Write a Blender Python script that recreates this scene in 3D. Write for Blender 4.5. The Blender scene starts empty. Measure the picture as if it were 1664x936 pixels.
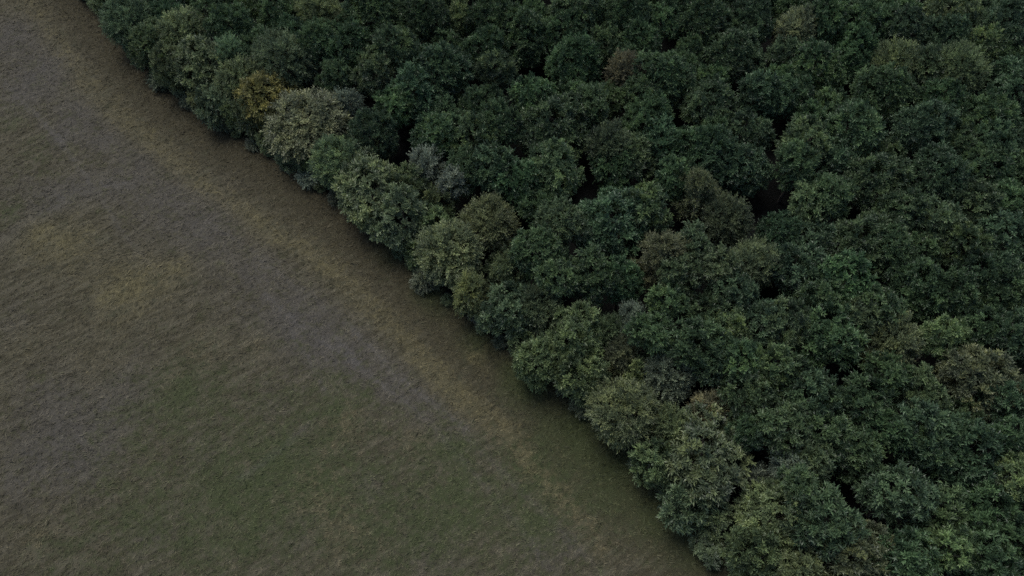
# Aerial view of a forest edge beside a mown field, overcast dusk.
import bpy, math
import numpy as np

# ------------------------------------------------------------------ camera, sky, sun, exposure
sc = bpy.context.scene
cam_data = bpy.data.cameras.new('camera')
cam_data.sensor_fit = 'HORIZONTAL'
cam_data.angle = math.radians(66)
cam_data.clip_start = 1.0
cam_data.clip_end = 9000.0
cam = bpy.data.objects.new('camera', cam_data)
sc.collection.objects.link(cam)
cam.location = (0, 0, 110)
cam.rotation_euler = (math.radians(90 - 58), 0, 0)
sc.camera = cam

SUN_EL, SUN_AZ = math.radians(66), math.radians(325)      # azimuth measured from +Y towards +X
world = bpy.data.worlds.new('World')
sc.world = world
world.use_nodes = True
wn = world.node_tree
bg = wn.nodes['Background']
sky = wn.nodes.new('ShaderNodeTexSky')
sky.sky_type = 'NISHITA'
sky.sun_disc = False
sky.sun_elevation = SUN_EL
sky.sun_rotation = SUN_AZ
sky.air_density = 1.0
sky.dust_density = 2.0
sky.ozone_density = 1.0
wn.links.new(sky.outputs[0], bg.inputs[0])
bg.inputs[1].default_value = 0.08
sun_data = bpy.data.lights.new('sun', 'SUN')
sun_data.energy = 1.5
sun_data.angle = math.radians(35)
sun_data.color = (1.0, 0.985, 0.96)
sun = bpy.data.objects.new('sun', sun_data)
sc.collection.objects.link(sun)
sun.rotation_euler = (math.pi / 2 - SUN_EL, 0, math.pi - SUN_AZ)
vs = sc.view_settings
vs.view_transform = 'Standard'
vs.look = 'None'
vs.gamma = 1.0
vs.use_curve_mapping = False
vs.exposure = 0.58
cy = sc.cycles
cy.max_bounces = 4
cy.diffuse_bounces = 3
cy.glossy_bounces = 1
cy.transmission_bounces = 2
cy.use_denoising = False

COLL = sc.collection
# ------------------------------------------------------------------ data, in metres
EDGE = np.array([(-116.06, 169.52), (-102.27, 153.63), (-91.18, 141.13), (-82.15, 130.48), (-74.55, 121.4), (-66.55, 113.33), (-57.87, 106.02), (-49.34, 100.12), (-39.13, 92.72), (-30.53, 85.72), (-22.29, 78.16), (-17.21, 73.11), (-12.81, 67.9), (-7.6, 62.68), (-2.61, 57.68), (2.18, 53.4), (6.8, 49.28), (10.8, 45.31), (15.07, 40.81), (18.76, 36.86), (22.0, 34.18), (24.51, 31.15), (26.75, 27.37), (29.22, 24.12), (32.18, 19.44), (35.98, 13.89)])
STRAW = [(-75.6, 77.1, 6.3, 0.6), (-62.9, 68.5, 7.1, 0.7), (-55.6, 72.1, 4.1, 0.5), (-81.7, 79.7, 4.2, 0.5), (-76.7, 58.2, 3.9, 0.3), (-64.9, 53.9, 5.7, 0.35), (-39.9, 58.2, 3.9, 0.4), (-65.1, 27.8, 2.5, 0.4), (-24.8, 44.8, 3.7, 0.35), (-13.7, 41.9, 2.7, 0.4), (-27.2, 34.6, 5.2, 0.3), (-22.9, 27.8, 5.1, 0.3), (-48.6, 58.2, 4.8, 0.3), (-53.0, 51.8, 3.8, 0.2), (-6.0, 56.1, 2.9, 0.4), (-116.2, 153.6, 3.5, 0.18), (-114.1, 151.5, 3.5, 0.19), (-112.0, 149.4, 3.5, 0.2), (-109.9, 147.3, 3.5, 0.2), (-107.9, 145.2, 3.5, 0.21), (-105.9, 143.1, 3.4, 0.22), (-103.9, 141.1, 3.4, 0.22), (-101.9, 139.1, 3.4, 0.23), (-100.0, 137.2, 3.4, 0.24), (-98.1, 134.8, 3.3, 0.25), (-96.2, 132.6, 3.3, 0.26), (-94.4, 130.3, 3.3, 0.28), (-92.6, 128.1, 3.3, 0.29), (-90.8, 125.9, 3.2, 0.3), (-88.9, 123.3, 3.2, 0.3), (-87.1, 120.9, 3.2, 0.3), (-85.3, 118.4, 3.2, 0.3), (-83.5, 116.0, 3.1, 0.3), (-81.7, 113.7, 3.1, 0.3), (-79.7, 111.8, 3.1, 0.3), (-77.7, 110.0, 3.1, 0.3), (-75.8, 108.1, 3.1, 0.3), (-73.8, 106.3, 3.0, 0.3), (-71.9, 104.8, 3.0, 0.3), (-70.1, 103.2, 3.0, 0.3), (-68.3, 101.6, 3.0, 0.3), (-66.5, 100.1, 3.0, 0.3), (-64.8, 98.6, 3.0, 0.29), (-63.0, 97.1, 2.9, 0.29), (-61.4, 95.6, 2.9, 0.28), (-59.7, 94.2, 2.9, 0.28), (-58.0, 92.7, 2.9, 0.27), (-56.2, 91.4, 2.9, 0.27), (-54.4, 90.2, 2.9, 0.27), (-52.6, 88.9, 2.8, 0.27), (-50.8, 87.6, 2.8, 0.27), (-49.1, 86.4, 2.8, 0.27), (-47.6, 85.1, 2.8, 0.27), (-46.1, 83.9, 2.8, 0.27), (-44.6, 82.7, 2.8, 0.27), (-43.2, 81.5, 2.8, 0.27), (-41.7, 80.3, 2.8, 0.27), (-40.3, 79.1, 2.7, 0.27), (-38.7, 78.2, 2.7, 0.27), (-37.1, 77.3, 2.7, 0.27), (-35.5, 76.4, 2.7, 0.27), (-33.9, 75.5, 2.7, 0.27), (-32.3, 74.6, 2.7, 0.27), (-31.2, 73.4, 2.7, 0.26), (-30.0, 72.1, 2.7, 0.26), (-28.8, 70.9, 2.7, 0.26), (-27.6, 69.7, 2.6, 0.25), (-26.5, 68.5, 2.6, 0.24), (-25.4, 67.3, 2.6, 0.24), (-24.0, 66.1, 2.6, 0.25), (-22.7, 65.0, 2.6, 0.25), (-21.4, 63.8, 2.6, 0.26), (-20.1, 62.7, 2.6, 0.26), (-18.9, 61.6, 2.6, 0.27), (-17.8, 60.2, 2.5, 0.28), (-16.7, 58.9, 2.5, 0.28), (-15.7, 57.6, 2.5, 0.29), (-14.6, 56.3, 2.5, 0.29), (-13.6, 55.0, 2.5, 0.3), (-12.6, 53.9, 2.5, 0.3), (-11.6, 52.9, 2.5, 0.3), (-10.6, 51.8, 2.5, 0.3), (-9.6, 50.8, 2.4, 0.3), (-8.6, 49.8, 2.4, 0.3), (-7.5, 48.9, 2.4, 0.29), (-6.4, 48.1, 2.4, 0.28), (-5.3, 47.3, 2.4, 0.27), (-4.2, 46.5, 2.4, 0.26), (-3.1, 45.6, 2.4, 0.25), (-2.0, 44.8, 2.4, 0.24), (-1.1, 43.7, 2.4, 0.23), (-0.2, 42.6, 2.4, 0.22), (0.7, 41.5, 2.3, 0.21), (1.6, 40.4, 2.3, 0.2), (2.5, 39.3, 2.3, 0.19), (3.4, 38.2, 2.3, 0.18), (4.2, 37.2, 2.3, 0.18), (5.1, 36.2, 2.3, 0.17), (5.9, 35.1, 2.3, 0.17), (6.8, 34.1, 2.3, 0.16), (7.6, 33.1, 2.2, 0.16), (8.4, 32.1, 2.2, 0.15), (9.3, 31.1, 2.2, 0.15), (9.9, 30.1, 2.2, 0.15), (10.6, 29.0, 2.2, 0.14), (11.3, 27.9, 2.2, 0.14), (11.9, 26.8, 2.2, 0.13), (12.6, 25.8, 2.2, 0.13), (13.2, 24.8, 2.2, 0.12)]
GREEN = [(-41.0, 29.4, 13.6, 0.4), (-15.9, 34.6, 13.1, 0.35), (1.5, 29.4, 11.0, 0.35), (-32.3, 45.8, 10.1, 0.3), (-57.0, 41.9, 8.1, 0.2), (8.7, 38.2, 8.0, 0.35), (-49.7, 49.8, 7.0, 0.6), (-37.6, 34.6, 8.7, 0.6), (-34.7, 40.5, 2.2, 0.7), (-7.5, 32.4, 3.9, 0.8), (-8.7, 40.5, 3.6, 0.6), (3.2, 30.3, 2.4, 0.7), (-16.3, 29.4, 7.6, 0.45), (-27.5, 37.3, 6.2, 0.4), (-25.3, 48.8, 3.7, 0.5), (1.6, 37.3, 5.3, 0.35), (11.5, 41.0, 2.7, 0.4), (-94.8, 106.3, 2.6, 0.5), (-88.0, 84.4, 2.7, 0.5), (6.2, 43.9, 4.5, 0.4), (1.7, 50.8, 3.3, 0.5), (-11.2, 65.0, 2.5, 0.4), (13.8, 34.6, 5.2, 0.5), (19.4, 29.4, 4.2, 0.4), (-52.7, 32.0, 5.2, 0.4), (-60.4, 26.1, 5.9, 0.3), (-87.5, 97.9, 4.5, 0.3), (-15.7, 73.4, 1.7, 0.6), (-0.2, 53.9, 1.9, 0.6), (11.7, 44.8, 1.8, 0.6), (-20.0, 75.9, 3.1, 0.5), (-13.3, 67.9, 3.2, 0.7), (-5.1, 59.3, 3.5, 0.7), (2.6, 51.8, 3.8, 0.8), (9.9, 44.8, 3.8, 0.8), (15.8, 38.7, 3.9, 0.8), (21.3, 32.0, 4.0, 0.7), (24.9, 26.1, 3.8, 0.6)]
MAUVE = [(-102.6, 129.5, 6.3, 0.9), (-92.2, 120.5, 6.7, 1), (-94.9, 113.7, 6.0, 0.8), (-82.7, 108.7, 5.3, 0.8), (-76.0, 101.6, 4.6, 0.8), (-83.4, 103.2, 4.0, 0.8), (-67.8, 96.4, 4.5, 0.7), (-61.3, 87.8, 6.5, 0.6), (-52.3, 81.0, 6.9, 0.8), (-50.9, 90.6, 4.4, 0.4), (-42.3, 72.1, 5.1, 0.7), (-34.8, 62.7, 5.9, 1), (-29.3, 58.2, 4.8, 0.9), (-24.2, 56.1, 4.8, 0.7), (-18.1, 51.8, 4.2, 0.7), (-13.2, 48.3, 3.5, 0.6), (-8.3, 43.4, 3.6, 0.3), (-62.8, 85.0, 9.2, 0.35), (-54.9, 73.4, 7.7, 0.3), (-63.4, 48.8, 10.2, 0.3), (-70.2, 43.9, 8.6, 0.35), (-40.7, 62.7, 7.9, 0.35), (-97.6, 129.5, 11.4, 0.35), (-82.1, 87.8, 5.5, 0.7), (-77.4, 90.6, 4.4, 0.6), (-70.8, 90.6, 4.4, 0.6), (-89.5, 90.6, 4.4, 0.4), (-59.0, 49.8, 5.6, 0.5), (-65.1, 41.9, 6.3, 0.7), (-70.5, 36.4, 5.3, 0.5), (-60.4, 38.2, 4.4, 0.5), (-80.2, 62.7, 4.9, 0.4), (-69.3, 49.8, 5.6, 0.5), (-49.3, 28.6, 3.4, 0.4), (-28.9, 28.6, 3.4, 0.4), (-45.1, 41.0, 3.6, 0.3), (7.4, 27.8, 3.4, 0.5), (-11.0, 26.1, 4.2, 0.4), (-20.3, 35.5, 3.1, 0.4), (3.2, 26.1, 3.3, 0.4), (-35.5, 48.8, 3.7, 0.3), (-112.3, 135.2, 5.9, 0.06), (-109.2, 132.7, 5.9, 0.07), (-106.2, 130.2, 5.8, 0.07), (-103.3, 127.7, 5.8, 0.08), (-100.4, 125.3, 5.7, 0.09), (-97.5, 122.9, 5.7, 0.09), (-94.7, 120.5, 5.6, 0.1), (-92.1, 117.7, 5.6, 0.1), (-89.6, 115.0, 5.5, 0.1), (-87.1, 112.3, 5.5, 0.1), (-84.6, 109.7, 5.4, 0.1), (-82.2, 107.1, 5.4, 0.1), (-79.7, 105.0, 5.3, 0.1), (-77.2, 102.9, 5.3, 0.09), (-74.7, 100.9, 5.3, 0.09), (-72.2, 98.9, 5.2, 0.09), (-69.8, 96.9, 5.2, 0.08), (-67.5, 94.9, 5.2, 0.08), (-65.4, 92.8, 5.1, 0.08), (-63.3, 90.8, 5.1, 0.08), (-61.2, 88.8, 5.0, 0.08), (-59.2, 86.8, 5.0, 0.09), (-57.3, 84.8, 5.0, 0.09), (-55.3, 82.9, 4.9, 0.09), (-53.4, 81.0, 4.9, 0.09), (-51.2, 79.1, 4.9, 0.09), (-49.1, 77.1, 4.8, 0.09), (-47.0, 75.2, 4.8, 0.1), (-44.9, 73.4, 4.7, 0.1), (-42.9, 71.5, 4.7, 0.1), (-40.9, 69.7, 4.7, 0.1), (-38.7, 67.6, 4.6, 0.1), (-36.7, 65.6, 4.6, 0.1), (-34.6, 63.5, 4.6, 0.1), (-32.6, 61.6, 4.5, 0.1), (-30.5, 60.0, 4.5, 0.1), (-28.3, 58.5, 4.5, 0.1), (-26.2, 57.0, 4.4, 0.1), (-24.1, 55.5, 4.4, 0.1), (-22.3, 54.3, 4.4, 0.1), (-20.6, 53.1, 4.4, 0.1), (-18.8, 52.0, 4.3, 0.1), (-17.1, 50.8, 4.3, 0.1), (-15.3, 49.3, 4.3, 0.09), (-13.6, 47.8, 4.3, 0.09), (-11.9, 46.3, 4.2, 0.08), (-10.2, 44.8, 4.2, 0.07), (-8.3, 43.2, 4.2, 0.06), (-6.5, 41.6, 4.1, 0.04)]
TRACKS = [([(-112.7, 129.5), (-95.6, 112.0), (-83.6, 100.1), (-75.2, 90.6), (-66.9, 79.7), (-59.7, 72.1)], 0.5, 0.6), ([(-91.5, 108.7), (-84.6, 101.6), (-80.1, 96.1)], 0.5, 0.9), ([(-89.8, 75.9), (-82.9, 83.7), (-79.1, 87.1), (-74.9, 89.5), (-69.3, 91.2)], 2.2, 0.45), ([(-40.5, 67.3), (-32.5, 60.4), (-26.1, 56.1), (-19.9, 51.3), (-13.0, 45.8)], 0.45, 0.8), ([(-26.9, 62.7), (-22.5, 58.2), (-18.2, 53.1), (-12.2, 48.3), (-6.5, 43.9)], 0.45, 1.0), ([(-35.4, 60.4), (-31.2, 55.0), (-28.2, 49.8)], 0.35, 0.8), ([(-27.9, 59.3), (-23.5, 54.5)], 0.5, 1.1), ([(-57.7, 86.4), (-47.6, 78.4), (-38.0, 70.9), (-26.9, 62.7)], 0.5, 0.4), ([(-7.5, 43.9), (0.7, 35.5), (8.3, 27.8), (13.0, 22.1)], 0.5, 0.4), ([(-13.0, 45.8), (-4.6, 36.4), (2.4, 27.8), (6.4, 22.1)], 0.5, 0.35), ([(-63.3, 41.9), (-60.9, 49.8), (-58.3, 58.2)], 0.5, 0.3), ([(-38.8, 36.4), (-34.2, 40.5), (-30.3, 44.8)], 0.8, 0.4)]
MASS = [(93.6, 62.8, 3.41), (90.5, 146.6, 3.78), (57.8, 6.6, 2.95), (134.4, 164.2, 3.31), (-10.0, 153.9, 4.09), (-82.4, 151.0, 4.21), (96.4, 152.0, 3.28), (102.7, 152.8, 2.86), (117.7, 145.7, 3.92), (62.1, 136.0, 3.79), (-73.0, 155.8, 4.0), (-61.5, 137.1, 4.23), (-29.9, 174.7, 4.15), (-30.8, 148.9, 3.28), (-8.0, 170.9, 3.88), (108.5, 106.8, 3.47), (-29.0, 157.7, 3.55), (105.0, 161.8, 2.98), (72.2, 177.0, 3.67), (26.9, 145.8, 3.58), (-63.5, 158.7, 2.76), (99.8, 70.6, 3.67), (-84.4, 162.2, 3.0), (83.1, 175.3, 3.61), (-55.7, 155.6, 3.82), (-89.4, 154.6, 3.95), (62.3, 156.0, 3.4), (-19.8, 163.6, 3.27), (52.8, 8.3, 3.74), (107.9, 127.4, 3.74), (142.4, 149.0, 3.17), (-46.5, 149.8, 4.03), (125.0, 137.2, 3.4), (109.5, 142.1, 3.17), (116.3, 121.5, 3.92), (38.7, 11.5, 4.0), (62.5, 150.6, 3.57), (-49.9, 137.0, 3.9), (-69.1, 171.1, 3.68), (112.6, 86.9, 2.98), (132.0, 170.6, 3.09), (47.6, 150.9, 3.49), (-94.9, 160.7, 4.26), (86.9, 153.1, 3.81), (103.2, 81.9, 3.07), (122.6, 162.0, 3.29), (76.2, 46.8, 3.4), (-18.1, 177.2, 4.18), (-87.7, 175.2, 3.63), (34.6, 161.6, 3.99), (-60.1, 145.6, 4.23), (32.4, 167.9, 4.13), (-0.0, 168.3, 3.47), (90.2, 42.5, 3.78), (43.6, 155.4, 3.79), (55.3, 143.4, 4.33), (71.6, 138.3, 3.9), (3.9, 173.2, 3.37), (-73.3, 138.3, 3.05), (42.5, 165.6, 3.26), (93.4, 80.0, 3.86), (100.6, 94.8, 4.06), (144.3, 168.5, 2.85), (129.7, 130.9, 3.71), (-52.5, 164.1, 4.39), (-14.4, 167.1, 4.17), (-72.9, 161.7, 3.27), (140.0, 140.9, 4.38), (-8.7, 136.8, 3.23), (60.3, 16.1, 2.86), (-13.6, 143.7, 3.12), (76.6, 15.5, 3.15), (62.5, 162.8, 3.41), (147.2, 162.1, 4.1), (-50.1, 144.4, 3.85), (11.9, 167.0, 3.71), (-5.0, 158.1, 3.32), (118.1, 136.0, 3.35), (-111.0, 175.7, 4.0), (16.2, 147.1, 3.67), (99.1, 141.9, 4.0), (-4.5, 164.5, 3.17), (143.8, 176.8, 3.89), (76.5, 7.4, 3.35), (4.5, 152.8, 3.62), (-33.4, 161.8, 4.11), (116.9, 157.4, 3.84), (90.7, 71.8, 3.43), (1.1, 160.1, 3.93), (82.0, 56.3, 4.03), (-18.2, 137.1, 4.02), (57.5, 164.9, 2.84), (48.2, 164.2, 4.38), (80.3, 32.4, 3.56), (63.5, 171.7, 3.64), (85.5, 159.0, 3.14), (85.5, 26.5, 3.4), (91.2, 35.3, 4.34), (86.5, 51.3, 4.26), (70.7, 21.7, 3.84), (9.6, 142.3, 3.62), (21.9, 136.7, 2.84), (72.3, 32.0, 4.4), (99.0, 53.2, 3.68), (64.8, 8.0, 3.18), (115.9, 98.8, 4.23), (70.2, 155.0, 4.37), (23.9, 164.9, 3.52), (39.5, 173.3, 3.4), (-18.4, 157.1, 3.53), (18.7, 140.1, 2.72), (90.4, 167.5, 3.11), (-101.2, 158.7, 2.95), (120.9, 116.9, 3.07), (-64.7, 176.7, 4.03), (105.9, 68.4, 3.26), (7.8, 170.0, 2.84), (20.0, 172.1, 2.91), (56.0, 174.2, 3.22), (72.7, 144.2, 3.7), (1.7, 144.7, 3.89), (10.8, 161.5, 3.53), (-99.5, 174.0, 4.05), (58.4, 159.4, 3.32), (120.1, 175.1, 2.9), (-65.1, 149.3, 2.78), (44.4, 5.3, 2.98), (106.0, 171.0, 4.05), (90.3, 172.8, 3.54), (35.6, 143.7, 4.36), (-29.0, 140.9, 3.06), (-36.7, 135.1, 2.94), (-29.4, 168.1, 4.38), (-90.9, 170.7, 2.86), (8.3, 156.0, 2.74), (127.1, 156.1, 2.83), (118.3, 127.9, 3.83), (78.4, 157.6, 4.05), (122.4, 153.8, 3.74), (107.1, 116.5, 2.8), (-23.8, 159.9, 3.84), (-1.2, 151.0, 4.22), (92.9, 48.1, 4.15), (-43.5, 136.9, 3.26), (78.7, 162.9, 2.83), (51.8, 15.0, 3.85), (-21.7, 148.8, 3.51), (-90.9, 165.5, 3.52), (128.5, 124.1, 2.76), (37.4, 151.0, 3.54), (-34.6, 144.7, 3.96), (16.8, 135.6, 3.58), (124.4, 127.0, 3.64), (94.4, 160.5, 3.28), (-76.3, 170.6, 3.69), (49.1, 3.2, 3.05), (65.1, 142.9, 3.24), (132.6, 137.2, 2.93), (131.3, 147.6, 3.1), (75.2, 38.1, 3.82), (25.2, 170.1, 3.07), (112.9, 80.5, 3.93), (139.4, 156.3, 3.17), (69.3, 5.6, 3.34), (44.7, 141.3, 2.91), (128.0, 160.6, 3.17), (71.9, 168.9, 2.92), (101.0, 63.2, 3.52), (108.2, 85.3, 3.06), (69.8, 164.7, 2.95), (12.7, 173.6, 3.97), (85.9, 164.4, 2.98), (-54.6, 139.3, 2.78), (-12.6, 161.8, 3.09), (-106.9, 168.3, 3.21), (2.6, 135.3, 3.54), (86.5, 60.6, 3.59), (99.8, 170.5, 3.82), (77.0, 26.5, 3.93), (-83.6, 157.1, 3.3), (58.0, 11.9, 2.74), (-59.0, 173.5, 4.06), (84.1, 145.7, 4.39), (-42.2, 165.6, 2.96), (-70.8, 146.3, 4.18), (112.0, 92.3, 3.39), (136.5, 175.2, 3.58), (-76.5, 148.5, 3.13), (87.8, 138.1, 3.08), (-81.2, 168.6, 3.09), (-99.1, 167.8, 3.69), (-20.9, 143.8, 3.12), (-43.0, 170.8, 3.5), (51.4, 172.1, 2.92), (124.3, 144.0, 4.29), (112.3, 134.9, 3.97), (114.5, 174.6, 2.84), (99.8, 160.0, 3.12), (112.0, 114.2, 3.62), (-13.2, 173.7, 3.16), (105.9, 146.9, 3.02), (93.4, 57.8, 2.72), (103.8, 102.8, 4.02), (18.2, 161.7, 3.69), (110.9, 150.2, 3.19), (-37.6, 155.3, 3.48), (139.2, 166.0, 2.71), (-82.4, 141.9, 3.03), (20.7, 151.3, 3.03), (103.7, 120.9, 4.23), (94.6, 67.9, 3.08), (125.7, 170.1, 2.72), (-78.5, 158.8, 3.65), (86.6, 77.7, 3.58), (16.1, 153.3, 2.75), (-58.2, 160.9, 3.4), (110.5, 122.1, 2.87), (-54.1, 176.6, 3.4), (-15.8, 151.0, 3.81), (23.5, 157.3, 2.85), (82.0, 14.8, 3.52), (79.1, 19.8, 3.06), (-9.3, 147.9, 3.12), (84.8, 67.4, 4.19), (110.5, 161.7, 4.24), (114.2, 167.1, 3.5), (-96.0, 154.1, 3.42), (53.7, 159.1, 2.92), (76.8, 172.5, 3.45), (46.0, 173.6, 3.06), (-43.1, 143.1, 3.14), (104.0, 111.3, 3.53), (-69.9, 165.5, 2.76), (85.9, 37.8, 3.16), (27.3, 154.5, 2.7), (93.9, 87.8, 2.73), (127.0, 116.0, 3.45), (55.8, 154.8, 3.05), (65.6, 15.3, 3.67), (82.5, 140.2, 2.95), (-80.2, 145.8, 2.74), (-49.2, 171.6, 4.11), (39.8, 160.5, 2.78), (134.5, 157.6, 3.04), (33.7, 155.4, 2.9), (109.6, 100.6, 2.82), (137.1, 146.8, 3.85), (-60.6, 166.4, 4.03), (-67.3, 153.3, 2.95), (39.9, 138.9, 3.79), (78.1, 149.2, 3.52), (-87.2, 147.1, 2.87), (-5.2, 144.6, 2.8), (95.3, 166.6, 2.98), (107.0, 96.9, 2.91), (80.2, 42.9, 2.81), (96.7, 104.5, 3.37), (121.8, 167.9, 3.04), (100.6, 58.3, 2.79), (-53.5, 148.6, 3.17), (31.8, 138.7, 2.9), (-22.4, 171.4, 2.97), (122.7, 121.7, 2.83), (71.0, 10.6, 2.76), (148.5, 171.2, 3.19), (109.1, 155.2, 3.08), (106.2, 90.9, 3.34), (114.0, 108.3, 3.99), (-37.0, 171.4, 2.95), (9.4, 148.4, 3.99), (114.1, 141.1, 2.89), (129.5, 141.2, 3.19), (99.5, 87.7, 3.62), (-74.7, 176.3, 3.72), (80.7, 168.0, 3.52), (94.1, 135.9, 2.96), (99.0, 100.1, 3.1), (4.4, 164.2, 2.99), (-26.5, 145.4, 2.76), (-117.8, 173.1, 4.29), (-47.8, 159.5, 3.75), (97.3, 75.1, 2.92), (-65.5, 162.9, 2.93), (40.7, 146.2, 3.03), (-40.5, 161.0, 3.5), (-39.3, 150.0, 3.75), (45.4, 10.0, 3.12), (-106.2, 172.8, 2.78), (85.5, 45.5, 3.37), (54.6, 150.1, 3.18), (29.2, 174.0, 3.64), (106.4, 77.3, 3.39), (28.5, 160.9, 3.48), (133.9, 153.0, 2.82), (-3.4, 139.8, 3.64), (100.9, 147.6, 3.14), (8.4, 135.4, 3.14), (-103.5, 163.0, 2.94), (-61.5, 154.1, 3.55), (77.6, 141.5, 3.31), (38.7, 168.5, 2.92), (103.5, 177.0, 3.7), (-37.2, 140.0, 2.83), (67.5, 146.9, 2.8), (17.8, 167.7, 3.44), (-26.1, 153.7, 2.71), (26.8, 139.5, 3.28), (-4.8, 175.1, 2.88), (48.8, 157.8, 2.95), (91.1, 156.7, 3.1), (-111.7, 170.1, 3.11), (141.0, 171.4, 2.8), (-56.4, 134.3, 3.03), (56.1, 136.9, 3.41), (120.5, 107.1, 2.82), (-86.3, 168.2, 3.41), (60.6, 177.1, 3.58), (122.2, 112.0, 2.78), (-43.7, 154.9, 3.18), (67.8, 160.2, 3.11), (126.3, 149.9, 3.0), (93.4, 141.3, 2.99), (-77.0, 141.5, 2.87), (-82.4, 173.4, 3.22), (129.0, 166.6, 3.07), (-32.6, 137.7, 3.11), (98.7, 79.6, 2.95), (-77.6, 164.9, 3.26), (85.8, 169.7, 2.92), (145.6, 154.9, 2.97), (48.8, 144.2, 3.11), (-93.7, 149.2, 3.15), (66.7, 176.4, 3.31), (95.4, 92.9, 2.82), (-12.7, 139.1, 2.74), (31.9, 148.3, 3.34), (106.0, 139.1, 2.87), (69.2, 172.5, 2.83)]
LEAF_COLOURS = {
'dk': ((0.08, 0.129, 0.063), 0.15),
'dg': ((0.089, 0.145, 0.069), 0.2),
'dt': ((0.078, 0.126, 0.067), 0.05),
'te': ((0.079, 0.129, 0.069), 0.06),
'bl': ((0.087, 0.136, 0.076), 0.04),
'ol': ((0.093, 0.146, 0.073), 0.4),
'ob': ((0.1, 0.144, 0.076), 0.3),
'og': ((0.137, 0.173, 0.093), 0.35),
'yo': ((0.114, 0.171, 0.083), 0.32),
'yg': ((0.159, 0.203, 0.104), 0.22),
'ye': ((0.143, 0.201, 0.092), 0.3),
'oc': ((0.23, 0.226, 0.084), 0.05),
'eo': ((0.148, 0.194, 0.095), 0.25),
'ey': ((0.171, 0.217, 0.103), 0.22),
'ed': ((0.146, 0.19, 0.096), 0.2),
'et': ((0.12, 0.165, 0.091), 0.05),
'gg': ((0.188, 0.231, 0.119), 0.15),
'gy': ((0.18, 0.228, 0.125), 0.2),
'bg': ((0.159, 0.225, 0.124), 0.05),
'sg': ((0.175, 0.194, 0.111), 0.2),
'gb': ((0.178, 0.201, 0.101), 0.22),
'yb': ((0.143, 0.17, 0.104), 0.3),
'ch': ((0.158, 0.192, 0.13), 0.05),
'ta': ((0.212, 0.222, 0.136), 0.2),
'br': ((0.13, 0.168, 0.095), 0.15),
'mv': ((0.124, 0.155, 0.087), 0.1),
'ru': ((0.155, 0.153, 0.095), 0.25),
'dr': ((0.156, 0.18, 0.094), 0.1),
'si': ((0.227, 0.27, 0.2), 0.0),
'gs': ((0.127, 0.157, 0.101), 0.1)}
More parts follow.
